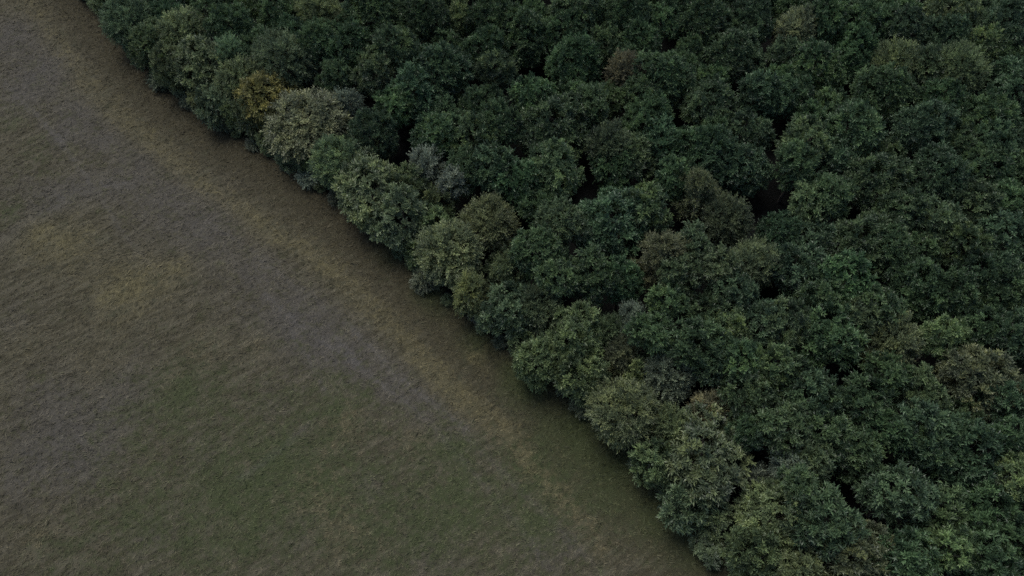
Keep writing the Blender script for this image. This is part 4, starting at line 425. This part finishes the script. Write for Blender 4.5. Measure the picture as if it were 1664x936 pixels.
('broadleaf_tree', 'mid green rounded tree just above the olive-brown tree', 'trees of the dense forest', 'broad', 36.37, 108.71, 10.8, 2.84, 3.18, 7.61, 'dg')]

# ------------------------------------------------------------------ node helpers
def mat(name):
    m = bpy.data.materials.new(name)
    m.use_nodes = True
    nt = m.node_tree
    return m, nt, nt.nodes['Principled BSDF']

def math_n(nt, op, a, b=None, clamp=False):
    n = nt.nodes.new('ShaderNodeMath')
    n.operation = op
    n.use_clamp = clamp
    for i, v in enumerate((a, b)):
        if v is None:
            continue
        if isinstance(v, (int, float)):
            n.inputs[i].default_value = v
        else:
            nt.links.new(v, n.inputs[i])
    return n.outputs[0]

def mix_c(nt, fac, a, b, blend='MIX'):
    n = nt.nodes.new('ShaderNodeMix')
    n.data_type = 'RGBA'
    n.blend_type = blend
    for sock, v in ((n.inputs[0], fac), (n.inputs[6], a), (n.inputs[7], b)):
        if isinstance(v, (int, float)):
            sock.default_value = v
        elif isinstance(v, tuple):
            sock.default_value = (*v, 1.0)
        else:
            nt.links.new(v, sock)
    return n.outputs[2]

def noise_n(nt, vec, scale, detail=3.0, rough=0.55):
    n = nt.nodes.new('ShaderNodeTexNoise')
    n.inputs['Scale'].default_value = scale
    n.inputs['Detail'].default_value = detail
    n.inputs['Roughness'].default_value = rough
    if vec is not None:
        nt.links.new(vec, n.inputs['Vector'])
    return n.outputs[0]

def ramp_s(nt, v, lo, hi):
    n = nt.nodes.new('ShaderNodeMapRange')
    n.interpolation_type = 'SMOOTHSTEP'
    n.inputs[1].default_value = lo
    n.inputs[2].default_value = hi
    nt.links.new(v, n.inputs[0])
    return n.outputs[0]

def attr_n(nt, name):
    n = nt.nodes.new('ShaderNodeAttribute')
    n.attribute_name = name
    return n

# ------------------------------------------------------------------ the field's cover
def smooth(a, b, x):
    t = np.clip((x - a) / (b - a), 0, 1)
    return t * t * (3 - 2 * t)

def edge_distance(x, y):
    """metres from the forest edge, positive inside the wood"""
    best = np.full(x.shape, 1e9)
    sgn = np.ones(x.shape)
    for i in range(len(EDGE) - 1):
        ax, ay = EDGE[i]
        bx, by = EDGE[i + 1]
        dx, dy = bx - ax, by - ay
        t = ((x - ax) * dx + (y - ay) * dy) / (dx * dx + dy * dy)
        lo = -1e6 if i == 0 else 0.0
        hi = 1e6 if i == len(EDGE) - 2 else 1.0
        t = np.clip(t, lo, hi)
        d = np.hypot(x - ax - t * dx, y - ay - t * dy)
        c = dx * (y - ay) - dy * (x - ax)
        m = d < best
        best[m] = d[m]
        sgn[m] = np.where(c[m] > 0, 1.0, -1.0)
    return best * sgn

def blob_sum(x, y, blobs):
    inv = np.ones(x.shape)
    for bx, by, r, w in blobs:
        inv *= 1 - w * np.exp(-((x - bx) ** 2 + (y - by) ** 2) / (r * r))
    return 1 - inv

def track_sum(x, y):
    out = np.zeros(x.shape)
    for pts, w, s in TRACKS:
        best = np.full(x.shape, 1e9)
        for (ax, ay), (bx, by) in zip(pts[:-1], pts[1:]):
            dx, dy = bx - ax, by - ay
            t = np.clip(((x - ax) * dx + (y - ay) * dy) / (dx * dx + dy * dy), 0, 1)
            best = np.minimum(best, np.hypot(x - ax - t * dx, y - ay - t * dy))
        out = np.maximum(out, s * np.exp(-(best / (w * 0.8)) ** 2))
    return out

def cover(x, y):
    """RGBA: straw, green, bare grey, track; and the edge distance"""
    d = edge_distance(x, y)
    return np.stack([blob_sum(x, y, STRAW), blob_sum(x, y, GREEN), blob_sum(x, y, MAUVE), track_sum(x, y)], -1), d

def ground_z(x, y):
    return (0.10 * np.sin(x * 0.11 + 1.3) * np.cos(y * 0.09) + 0.06 * np.sin(x * 0.31 + y * 0.23)
            + 0.03 * np.sin(x * 0.83 - y * 0.71 + 2))

def cover_colour(nt):
    """colour of the field at a point, from the cover weights broken up by noise"""
    geo = nt.nodes.new('ShaderNodeNewGeometry')
    pos = geo.outputs['Position']
    rot = nt.nodes.new('ShaderNodeMapping')
    rot.inputs['Rotation'].default_value = (0, 0, math.radians(-34))
    nt.links.new(pos, rot.inputs['Vector'])
    squash = nt.nodes.new('ShaderNodeMapping')
    squash.inputs['Scale'].default_value = (0.22, 1.0, 1.0)
    nt.links.new(rot.outputs[0], squash.inputs['Vector'])
    rot = squash
    a = attr_n(nt, 'cover')
    sep = nt.nodes.new('ShaderNodeSeparateColor')
    nt.links.new(a.outputs['Color'], sep.inputs[0])
    n1 = noise_n(nt, pos, 0.35, 5, 0.65)
    n2 = noise_n(nt, pos, 1.3, 4, 0.65)
    n3 = noise_n(nt, rot.outputs[0], 1.1, 4, 0.6)
    brk = math_n(nt, 'ADD', math_n(nt, 'MULTIPLY', math_n(nt, 'SUBTRACT', n1, 0.5), 1.5),
                 math_n(nt, 'MULTIPLY', math_n(nt, 'SUBTRACT', n2, 0.5), 1.3))
    def w(sock, lo, hi, sign=1.0):
        return ramp_s(nt, math_n(nt, 'ADD', sock, math_n(nt, 'MULTIPLY', brk, sign)), lo, hi)
    col = mix_c(nt, ramp_s(nt, n3, 0.36, 0.66), (0.066, 0.059, 0.037), (0.112, 0.101, 0.068))
    col = mix_c(nt, math_n(nt, 'MULTIPLY', w(sep.outputs[2], -0.05, 1.5), 0.78), col, (0.092, 0.085, 0.079))
    col = mix_c(nt, math_n(nt, 'MULTIPLY', w(sep.outputs[1], -0.05, 1.0, -1), 0.9), col, (0.058, 0.072, 0.031))
    col = mix_c(nt, math_n(nt, 'MULTIPLY', math_n(nt, 'MULTIPLY', a.outputs['Alpha'], math_n(nt, 'ADD', 0.45, brk), True), 0.75), col, (0.136, 0.128, 0.122))
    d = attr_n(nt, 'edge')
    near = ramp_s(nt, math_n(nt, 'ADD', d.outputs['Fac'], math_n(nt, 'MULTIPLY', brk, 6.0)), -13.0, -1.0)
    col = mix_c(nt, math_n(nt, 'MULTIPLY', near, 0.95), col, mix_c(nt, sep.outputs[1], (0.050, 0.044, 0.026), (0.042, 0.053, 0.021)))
    col = mix_c(nt, math_n(nt, 'MULTIPLY', w(sep.outputs[0], 0.1, 1.1), 0.9), col, (0.146, 0.129, 0.066))
    return col, pos, d, n3

# ground: one sheet, fine where the field is seen, reaching to the horizon
def axis(lo, hi, step):
    core = np.arange(lo, hi + step / 2, step)
    far = np.array([12, 40, 120, 350, 1000, 3500.0])
    return np.concatenate([lo - far[::-1], core, hi + far])
gx, gy = axis(-135, 120, 0.7), axis(5, 190, 0.7)
X, Y = np.meshgrid(gx, gy)
nx, ny = len(gx), len(gy)
cov, ed = cover(X.ravel(), Y.ravel())
Z = ground_z(X, Y).ravel()
Z -= 0.05 * cov[:, 3]
idx = np.arange(nx * ny).reshape(ny, nx)
quads = np.stack([idx[:-1, :-1], idx[:-1, 1:], idx[1:, 1:], idx[1:, :-1]], -1).reshape(-1, 4)

def mesh_from(name, verts, faces, fsize, attrs=(), smooth_shade=False):
    me = bpy.data.meshes.new(name)
    nv, nf = len(verts), len(faces)
    me.vertices.add(nv)
    me.vertices.foreach_set('co', np.ascontiguousarray(verts, dtype=np.float32).ravel())
    me.loops.add(nf * fsize)
    me.loops.foreach_set('vertex_index', np.ascontiguousarray(faces, dtype=np.int32).ravel())
    me.polygons.add(nf)
    me.polygons.foreach_set('loop_start', np.arange(nf, dtype=np.int32) * fsize)
    me.polygons.foreach_set('use_smooth', np.full(nf, smooth_shade, dtype=bool))
    for an, data in attrs:
        if data.ndim == 2:
            at = me.attributes.new(an, 'FLOAT_COLOR', 'POINT')
            at.data.foreach_set('color', np.ascontiguousarray(data, dtype=np.float32).ravel())
        else:
            at = me.attributes.new(an, 'FLOAT', 'POINT')
            at.data.foreach_set('value', np.ascontiguousarray(data, dtype=np.float32))
    me.update(calc_edges=True)
    return me

gm, nt, bs = mat('field_soil')
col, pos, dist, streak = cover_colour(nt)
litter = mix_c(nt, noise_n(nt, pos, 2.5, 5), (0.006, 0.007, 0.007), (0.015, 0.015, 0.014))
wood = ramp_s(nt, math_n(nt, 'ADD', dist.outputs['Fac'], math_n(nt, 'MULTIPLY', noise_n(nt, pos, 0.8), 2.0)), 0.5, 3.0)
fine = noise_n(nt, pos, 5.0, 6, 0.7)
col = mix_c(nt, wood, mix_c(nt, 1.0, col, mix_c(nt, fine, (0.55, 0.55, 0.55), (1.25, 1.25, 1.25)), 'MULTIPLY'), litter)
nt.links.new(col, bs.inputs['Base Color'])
bs.inputs['Roughness'].default_value = 0.95
bs.inputs['Specular IOR Level'].default_value = 0.1
bump = nt.nodes.new('ShaderNodeBump')
bump.inputs['Strength'].default_value = 0.9
bump.inputs['Distance'].default_value = 0.25
nt.links.new(math_n(nt, 'ADD', fine, math_n(nt, 'MULTIPLY', streak, 1.2)), bump.inputs['Height'])
nt.links.new(bump.outputs[0], bs.inputs['Normal'])
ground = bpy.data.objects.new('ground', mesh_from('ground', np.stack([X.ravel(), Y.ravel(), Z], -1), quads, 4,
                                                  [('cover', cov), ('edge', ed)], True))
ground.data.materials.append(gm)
ground['kind'] = 'structure'
COLL.objects.link(ground)

# ------------------------------------------------------------------ grass and straw lying on the field
rng = np.random.default_rng(5)
def build_grass():
    n = 230000
    # denser near the camera: sample depth rows evenly on the ground, within the field in and round the picture
    y = rng.uniform(14, 165, n)
    x = rng.uniform(-125, 62, n)
    d = edge_distance(x, y)
    slant = np.hypot(110, y)
    keep = (d < 1.0) & (np.abs(x) < 0.70 * (110 * 0.848 + y * 0.53) + 10)
    x, y, d = x[keep], y[keep], d[keep]
    n = len(x)
    c, _ = cover(x, y)
    comb = smooth(6, 30, -d)
    patch = np.sin(x * 0.21 + 2 * np.sin(y * 0.13)) * 0.35 + np.sin(y * 0.17 + x * 0.05) * 0.3
    ang = math.radians(34) + patch * 0.8 + rng.normal(0, 0.35, n)
    ang = np.where(rng.random(n) < comb * 0.85, ang, rng.uniform(0, 2 * math.pi, n))
    size = rng.lognormal(0.12, 0.4, n) * (0.85 + 0.35 * c[:, 0]) * np.where(c[:, 3] > 0.4, 0.5, 1.0) * (1 + 1.1 * np.exp(-((d + 0.3) / 1.8) ** 2) * rng.random(n))
    k = 4
    bx = np.repeat(x, k) + rng.normal(0, 0.11, n * k)
    by = np.repeat(y, k) + rng.normal(0, 0.11, n * k)
    ba = np.repeat(ang, k) + rng.normal(0, 0.35, n * k)
    L = np.repeat(size, k) * rng.uniform(0.24, 0.52, n * k)
    up = rng.uniform(0.2, 0.6, n * k)
    wd = rng.uniform(0.032, 0.066, n * k)
    bz = ground_z(bx, by) - 0.02
    ca, sa = np.cos(ba), np.sin(ba)
    # a tapering bent blade: two base corners and a tip that leans over
    v = np.empty((n * k, 3, 3))
    v[:, 0] = np.stack([bx - sa * wd, by + ca * wd, bz], -1)
    v[:, 1] = np.stack([bx + sa * wd, by - ca * wd, bz], -1)
    v[:, 2] = np.stack([bx + ca * L * (1 - up * 0.4), by + sa * L * (1 - up * 0.4), bz + L * up], -1)
    attr = np.repeat(np.repeat(c, k, 0), 3, 0)
    rnd = np.repeat(np.repeat(rng.random(n), k), 3) * 0.8 + np.repeat(rng.random(n * k), 3) * 0.2
    me = mesh_from('grass', v.reshape(-1, 3), np.arange(n * k * 3).reshape(-1, 3), 3,
                   [('cover', attr), ('edge', np.repeat(np.repeat(d, k), 3)), ('blade', rnd)])
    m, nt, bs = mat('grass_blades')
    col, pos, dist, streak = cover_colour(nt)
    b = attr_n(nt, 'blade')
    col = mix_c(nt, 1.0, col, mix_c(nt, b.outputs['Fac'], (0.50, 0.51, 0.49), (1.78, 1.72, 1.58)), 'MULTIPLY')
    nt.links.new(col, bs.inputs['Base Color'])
    bs.inputs['Roughness'].default_value = 0.7
    bs.inputs['Specular IOR Level'].default_value = 0.2
    me.materials.append(m)
    o = bpy.data.objects.new('grass', me)
    o['kind'] = 'stuff'
    o['label'] = 'short dry grass and straw combed across the mown field'
    o['category'] = 'grass'
    COLL.objects.link(o)
build_grass()

# ------------------------------------------------------------------ tree materials
def leaf_material(name, gloss, trans):
    m, nt, bs = mat(name)
    oi = nt.nodes.new('ShaderNodeObjectInfo')
    tc = nt.nodes.new('ShaderNodeTexCoord')
    a = attr_n(nt, 'tint')
    sep = nt.nodes.new('ShaderNodeSeparateColor')
    nt.links.new(a.outputs['Color'], sep.inputs[0])
    shift = nt.nodes.new('ShaderNodeVectorMath')
    shift.operation = 'ADD'
    nt.links.new(tc.outputs['Object'], shift.inputs[0])
    nt.links.new(oi.outputs['Location'], shift.inputs[1])
    patch = noise_n(nt, shift.outputs[0], 0.42, 2, 0.5)
    base = oi.outputs['Color']
    warm = mix_c(nt, 1.0, base, (1.42, 1.26, 0.78), 'MULTIPLY')
    amount = math_n(nt, 'MULTIPLY', ramp_s(nt, math_n(nt, 'ADD', patch, math_n(nt, 'MULTIPLY', math_n(nt, 'SUBTRACT', sep.outputs[1], 0.5), 0.35)), 0.42, 0.72), oi.outputs['Alpha'], True)
    col = mix_c(nt, amount, base, warm)
    col = mix_c(nt, 1.0, col, mix_c(nt, sep.outputs[1], (0.52, 0.55, 0.58), (1.60, 1.55, 1.48)), 'MULTIPLY')
    col = mix_c(nt, 1.0, col, mix_c(nt, sep.outputs[0], (0.78, 0.78, 0.79), (1.26, 1.25, 1.22)), 'MULTIPLY')
    nt.links.new(col, bs.inputs['Base Color'])
    bs.inputs['Roughness'].default_value = gloss
    bs.inputs['Specular IOR Level'].default_value = 0.5
    tr = nt.nodes.new('ShaderNodeBsdfTranslucent')
    nt.links.new(col, tr.inputs['Color'])
    mx = nt.nodes.new('ShaderNodeMixShader')
    mx.inputs[0].default_value = trans
    nt.links.new(bs.outputs[0], mx.inputs[1])
    nt.links.new(tr.outputs[0], mx.inputs[2])
    nt.links.new(mx.outputs[0], nt.nodes['Material Output'].inputs[0])
    return m
LEAF = leaf_material('leaves', 0.45, 0.26)
bark, nt, bs = mat('bark')
tc = nt.nodes.new('ShaderNodeTexCoord')
nt.links.new(mix_c(nt, noise_n(nt, tc.outputs['Object'], 3.0, 4), (0.05, 0.042, 0.034), (0.14, 0.125, 0.105)), bs.inputs['Base Color'])
bs.inputs['Roughness'].default_value = 0.9
pale_bark, nt, bs = mat('pale_bark')
tc = nt.nodes.new('ShaderNodeTexCoord')
nt.links.new(mix_c(nt, noise_n(nt, tc.outputs['Object'], 3.0, 4), (0.10, 0.10, 0.085), (0.21, 0.208, 0.18)), bs.inputs['Base Color'])
bs.inputs['Roughness'].default_value = 0.9

# ------------------------------------------------------------------ tree meshes
def unit(v):
    return v / np.maximum(np.linalg.norm(v, axis=-1, keepdims=True), 1e-9)

def sphere_dirs(n, r, zmin=-1.0):
    i = (np.arange(n) + 0.5) / n
    z = 1 - i * (1 - zmin)
    ph = i * n * 2.399963 + r.uniform(0, 6.28)
    s = np.sqrt(np.maximum(0, 1 - z * z))
    return np.stack([s * np.cos(ph), s * np.sin(ph), z], -1)

def leaf_mesh(name, pos, direc, normal, length, width, tint):
    """folded four-corner leaves: base, two sides, tip"""
    n = len(pos)
    direc = unit(direc)
    side = unit(np.cross(direc, normal))
    nrm = np.cross(side, direc)
    v = np.empty((n, 4, 3))
    mid = pos + direc * (length * 0.48)[:, None]
    lift = nrm * (width * 0.28)[:, None]
    v[:, 0] = pos
    v[:, 1] = mid + side * (width * 0.5)[:, None] + lift
    v[:, 2] = pos + direc * length[:, None] - nrm * (length * 0.12)[:, None]
    v[:, 3] = mid - side * (width * 0.5)[:, None] + lift
    b = np.arange(n)[:, None] * 4
    f = np.concatenate([b + [0, 1, 2], b + [0, 2, 3]], 1).reshape(-1, 3)
    me = mesh_from(name, v.reshape(-1, 3), f, 3, [('tint', np.repeat(tint, 4, 0))])
    me.materials.append(LEAF)
    return me

def sprays(r, base, axis_, count, tlen, spread, leaves, llen, lwid, tvar):
    """fans of leafy twigs growing out of clump bases; returns leaf arrays"""
    m = len(base)
    k = count
    B = np.repeat(base, k, 0)
    A = np.repeat(axis_, k, 0)
    D = unit(A + r.normal(0, spread, (m * k, 3)) + np.array([0, 0, 0.12]))
    TL = tlen * r.uniform(0.6, 1.25, m * k)
    tv = np.repeat(tvar, k)
    q = leaves
    t = np.tile(np.linspace(0.22, 1.0, q), m * k) + r.normal(0, 0.05, m * k * q)
    P = np.repeat(B, q, 0) + np.repeat(D, q, 0) * (t * np.repeat(TL, q))[:, None]
    P[:, 2] -= 0.10 * t * t
    Dq = np.repeat(D, q, 0)
    Aq = np.repeat(np.repeat(axis_, k, 0), q, 0)
    side = unit(np.cross(Dq, Aq + np.array([0.0, 0, 0.6]) + r.normal(0, 0.2, Dq.shape)))
    alt = np.tile(np.where(np.arange(q) % 2 == 0, 1.0, -1.0), m * k)
    spread_out = np.tile(np.linspace(1.0, 0.25, q), m * k)
    LD = unit(Dq * 0.75 + side * (alt * spread_out)[:, None] + r.normal(0, 0.22, Dq.shape))
    N = unit(Dq * 0.60 + Aq * 0.75 + r.normal(0, 0.20, Dq.shape))
    n = len(P)
    tint = np.stack([r.random(n), np.clip(np.repeat(tv, q) + r.normal(0, 0.08, n), 0, 1), np.zeros(n), np.ones(n)], -1)
    return P, LD, N, llen * r.uniform(0.7, 1.25, n), lwid * r.uniform(0.75, 1.2, n), tint

def tube(pts, radii, sides=5):
    pts = np.asarray(pts, float)
    n = len(pts)
    tan = unit(np.gradient(pts, axis=0))
    ref = np.array([0.31, 0.95, 0.08])
    u = unit(np.cross(tan, ref))
    w = np.cross(tan, u)
    a = np.arange(sides) * 2 * math.pi / sides
    ring = u[:, None] * np.cos(a)[None, :, None] + w[:, None] * np.sin(a)[None, :, None]
    v = pts[:, None] + ring * np.asarray(radii)[:, None, None]
    f = []
    for i in range(n - 1):
        for j in range(sides):
            j2 = (j + 1) % sides
            f.append((i * sides + j, i * sides + j2, (i + 1) * sides + j2, (i + 1) * sides + j))
    return v.reshape(-1, 3), np.array(f)

def tubes_mesh(name, tubes, material):
    vs_, fs, o = [], [], 0
    for v, f in tubes:
        vs_.append(v)
        fs.append(f + o)
        o += len(v)
    me = mesh_from(name, np.concatenate(vs_), np.concatenate(fs), 4, (), True)
    me.materials.append(material)
    return me

def limb(r, a, b, r0, r1, n=5, bend=0.12):
    a, b = np.asarray(a, float), np.asarray(b, float)
    t = np.linspace(0, 1, n)[:, None]
    p = a + (b - a) * t
    L = np.linalg.norm(b - a)
    p += r.normal(0, abs(bend) * L * 0.4, (1, 3)) * np.sin(t * math.pi)
    p[:, 2] -= bend * L * np.sin(t[:, 0] * math.pi)
    return tube(p, np.linspace(r0, r1, n), 5)

def make_broad(seed, R, droop=0.0):
    r = np.random.default_rng(seed)
    n = max(6, int(R * R * 0.55 + 5))
    D = unit(sphere_dirs(n, r, -0.55) + r.normal(0, 0.24, (n, 3)))
    C = D * R * 0.62 * r.uniform(0.66, 1.26, (n, 1))
    C[:, 2] = C[:, 2] * 0.95 - 0.10 * np.hypot(C[:, 0], C[:, 1]) ** 2 / R
    rad = R * r.uniform(0.18, 0.44, n) * (3.6 / R) ** 0.25
    C = np.concatenate([C, np.zeros((1, 3))])
    rad = np.append(rad, R * 0.50)
    bases, axes, tv = [], [], []
    for i in range(len(C)):
        m = max(8, int(4 * math.pi * rad[i] ** 2 / 1.12))
        d = unit(sphere_dirs(m, r) + r.normal(0, 0.16, (m, 3)))
        p = C[i] + d * rad[i] * r.uniform(0.62, 1.16, (m, 1))
        ok = (d * unit(p)).sum(1) > -0.15
        for j in range(len(C)):
            if j != i:
                ok &= np.linalg.norm(p - C[j], axis=1) > rad[j] * 0.88
        p, d = p[ok], d[ok]
        bases.append(p)
        axes.append(unit(d * 0.85 + unit(p) * 0.45 + np.array([0, 0, 0.12 - droop])))
        tv.append(np.clip(r.normal(r.uniform(0.3, 0.7), 0.30, len(p)), 0, 1))
    base, ax, tv = np.concatenate(bases), np.concatenate(axes), np.concatenate(tv)
    arr = sprays(r, base, ax, 9, 0.80, 0.48, 6, 0.52, 0.20, tv)
    crown = leaf_mesh('crown', *arr)
    tb = [limb(r, (r.normal(0, .1), r.normal(0, .1), -R * 0.75), C[i] * 0.9, 0.10 * R / 3.6, 0.03) for i in range(min(len(C) - 1, 16))]
    return crown, tubes_mesh('branches', tb, bark), R, R * 0.98

def make_fine(seed, R):
    """feathery crown: long thin shoots with narrow leaves fanning out of many limbs"""
    r = np.random.default_rng(seed)
    n = max(7, int(0.9 * R * R * 0.7 + 6))
    D = unit(sphere_dirs(n, r, -0.6) + r.normal(0, 0.16, (n, 3)))
    C = D * R * 0.50 * r.uniform(0.8, 1.2, (n, 1))
    rad = R * r.uniform(0.30, 0.42, n)
    C = np.concatenate([C, np.zeros((1, 3))])
    rad = np.append(rad, R * 0.45)
    bases, axes, tv = [], [], []
    for i in range(len(C)):
        m = max(8, int(4 * math.pi * rad[i] ** 2 / 0.85))
        d = unit(sphere_dirs(m, r) + r.normal(0, 0.14, (m, 3)))
        p = C[i] + d * rad[i] * r.uniform(0.45, 1.0, (m, 1))
        ok = (d * unit(p)).sum(1) > -0.1
        for j in range(len(C)):
            if j != i:
                ok &= np.linalg.norm(p - C[j], axis=1) > rad[j] * 0.7
        p, d = p[ok], d[ok]
        bases.append(p)
        axes.append(unit(d * 0.45 + unit(p) * 0.8 + np.array([0, 0, 0.30])))
        tv.append(np.clip(r.normal(r.uniform(0.3, 0.7), 0.30, len(p)), 0, 1))
    base, ax, tv = np.concatenate(bases), np.concatenate(axes), np.concatenate(tv)
    arr = sprays(r, base, ax, 8, 1.25, 0.36, 10, 0.38, 0.12, tv)
    crown = leaf_mesh('crown', *arr)
    tb = [limb(r, (0, 0, -R * 0.7), C[i] * 1.1, 0.09 * R / 3.6, 0.03) for i in range(len(C) - 1)]
    pick = r.choice(len(base), min(len(base), 70), replace=False)
    for q in pick:
        tb.append(limb(r, base[q] * 0.45, base[q] + ax[q] * 0.6, 0.022, 0.008, 4, 0.05))
    return crown, tubes_mesh('branches', tb, pale_bark), R * 1.08, R * 1.05

def make_dry(seed, R):
    """half-bare pointed tree: whorls of bare limbs with thin brown leaf tufts"""
    r = np.random.default_rng(seed)
    tb, bases, axes = [], [], []
    tb.append(limb(r, (0, 0, -R), (0, 0, R * 1.15), 0.13, 0.02, 7, 0.01))
    nl = 46
    for i in range(nl):
        t = (i + 0.5) / nl
        z = -R * 0.75 + t * R * 1.85
        ln = R * 1.05 * (1 - max(0.0, (t - 0.15) / 0.85) ** 1.3 * 0.88) * r.uniform(0.75, 1.1)
        a = i * 2.4 + r.normal(0, 0.25)
        d = np.array([math.cos(a), math.sin(a), 0.22 + 0.5 * t])
        s = np.array([0, 0, z])
        e = s + unit(d) * ln
        tb.append(limb(r, s, e, 0.055, 0.015, 5, -0.06))
        for q in range(9):
            u = r.uniform(0.3, 1.0)
            p = s + (e - s) * u
            dd = unit(unit(d) + r.normal(0, 0.5, 3))
            tl = r.uniform(0.4, 0.9)
            tb.append(limb(r, p, p + dd * tl, 0.026, 0.008, 3, 0.03))
            bases.append(p + dd * tl * 0.4)
            axes.append(dd)
    base, ax = np.array(bases), np.array(axes)
    arr = sprays(r, base, ax, 5, 0.80, 0.40, 7, 0.32, 0.10, np.clip(r.normal(0.5, 0.2, len(base)), 0, 1))
    return leaf_mesh('crown', *arr), tubes_mesh('branches', tb, pale_bark), R, R * 1.12

def make_trunk(seed):
    """unit-high trunk with a flared foot"""
    r = np.random.default_rng(seed)
    z = np.array([-0.02, 0.02, 0.08, 0.3, 0.6, 1.0])
    p = np.stack([np.cumsum(r.normal(0, 0.06, 6)), np.cumsum(r.normal(0, 0.06, 6)), z], -1)
    p[:2, :2] = 0
    me = tubes_mesh('trunk', [tube(p, [0.34, 0.30, 0.22, 0.19, 0.16, 0.10], 8)], bark)
    return me

PROTO = {
    'broad': [make_broad(1, 2.3), make_broad(2, 2.3), make_broad(3, 2.9), make_broad(4, 3.3), make_broad(5, 3.3), make_broad(6, 3.8),
              make_broad(7, 3.8), make_broad(8, 4.3), make_broad(9, 4.8), make_broad(10, 5.6)],
    'fine': [make_fine(21, 1.3), make_fine(22, 2.2), make_fine(23, 2.9), make_fine(24, 3.6), make_fine(25, 3.6), make_fine(26, 4.6)],
    'dry': [make_dry(31, 3.8), make_dry(32, 3.8)],
}
TRUNKS = [make_trunk(s) for s in (41, 42, 43, 44)]
rng = np.random.default_rng(77)

def pick_proto(style, rm):
    cand = sorted(PROTO[style], key=lambda p: abs(math.log(p[2] / rm)) + rng.uniform(0, 0.10))
    return cand[0]

def child(name, me, parent, loc, rot, scale, colour=None):
    o = bpy.data.objects.new(name, me)
    COLL.objects.link(o)
    o.parent = parent
    o.location = loc
    o.rotation_euler = rot
    o.scale = scale
    if colour:
        o.color = colour
    return o

def plant(name, label, group, style, x, y, h, rm, rz, zc, kind):
    root = bpy.data.objects.new(name, None)
    COLL.objects.link(root)
    root.empty_display_size = 0.5
    z0 = float(ground_z(np.float64(x), np.float64(y)))
    root.location = (x, y, z0)
    root['label'] = label
    root['category'] = 'shrub' if name == 'shrub' else 'tree'
    root['group'] = group
    crown, branches, R0, Z0 = pick_proto(style, rm)
    rgb, warm = LEAF_COLOURS[kind]
    j = rng.normal(0.0, 0.10)
    g = rng.normal(0, 0.03)
    colour = (rgb[0] * (1 + j - g), rgb[1] * (1 + j + g * 0.5), rgb[2] * (1 + j), min(1.0, max(0.0, warm + rng.normal(0, 0.08))))
    s, sz = rm / R0, rz / Z0
    rot = (rng.normal(0, 0.11), rng.normal(0, 0.11), rng.uniform(0, 6.283))
    sx = s * rng.uniform(0.86, 1.16)
    child('trunk', TRUNKS[int(rng.integers(4))], root, (0, 0, 0), (0, 0, rot[2]), (max(0.25, rm / 3.6), max(0.25, rm / 3.6), zc))
    sy = s * rng.uniform(0.90, 1.12)
    child('branches', branches, root, (0, 0, zc), rot, (sx, sy, sz))
    child('crown', crown, root, (0, 0, zc), rot, (sx, sy, sz), colour)
    return root

for row in TREES:
    plant(*row)

# ------------------------------------------------------------------ the wood goes on outside the picture: one mass of instanced crowns
def build_mass():
    pal = bpy.data.collections.new('forest_palette')
    r = np.random.default_rng(9)
    for i, kind in enumerate(('dk', 'dg', 'te', 'ol', 'dt', 'dk', 'dg', 'bl')):
        crown, br, R0, Z0 = PROTO['broad'][3 + i % 5]
        o = bpy.data.objects.new('forest_crown', crown)
        rgb, warm = LEAF_COLOURS[kind]
        o.color = (*rgb, warm)
        pal.objects.link(o)
    pts = np.array([(x, y, 9.0 + r.uniform(-0.8, 1.0)) for x, y, rm in MASS])
    me = bpy.data.meshes.new('forest')
    me.from_pydata([tuple(p) for p in pts], [], [])
    o = bpy.data.objects.new('forest', me)
    o['kind'] = 'stuff'
    o['label'] = 'green wood going on beyond the dense forest in view'
    o['category'] = 'forest'
    o.color = (*LEAF_COLOURS['dk'][0], 0.15)
    COLL.objects.link(o)
    ng = bpy.data.node_groups.new('forest_scatter', 'GeometryNodeTree')
    ng.interface.new_socket('Geometry', in_out='INPUT', socket_type='NodeSocketGeometry')
    ng.interface.new_socket('Geometry', in_out='OUTPUT', socket_type='NodeSocketGeometry')
    N = ng.nodes
    gi, go = N.new('NodeGroupInput'), N.new('NodeGroupOutput')
    ci = N.new('GeometryNodeCollectionInfo')
    ci.inputs[0].default_value = pal
    ci.inputs['Separate Children'].default_value = True
    ci.inputs['Reset Children'].default_value = True
    ip = N.new('GeometryNodeInstanceOnPoints')
    ip.inputs['Pick Instance'].default_value = True
    rv = N.new('FunctionNodeRandomValue')
    rv.data_type = 'FLOAT_VECTOR'
    rv.inputs[0].default_value = (0, 0, 0)
    rv.inputs[1].default_value = (0.1, 0.1, 6.283)
    L = ng.links
    L.new(gi.outputs[0], ip.inputs['Points'])
    L.new(ci.outputs[0], ip.inputs['Instance'])
    L.new(rv.outputs[0], ip.inputs['Rotation'])
    L.new(ip.outputs[0], go.inputs[0])
    md = o.modifiers.new('forest_scatter', 'NODES')
    md.node_group = ng
build_mass()
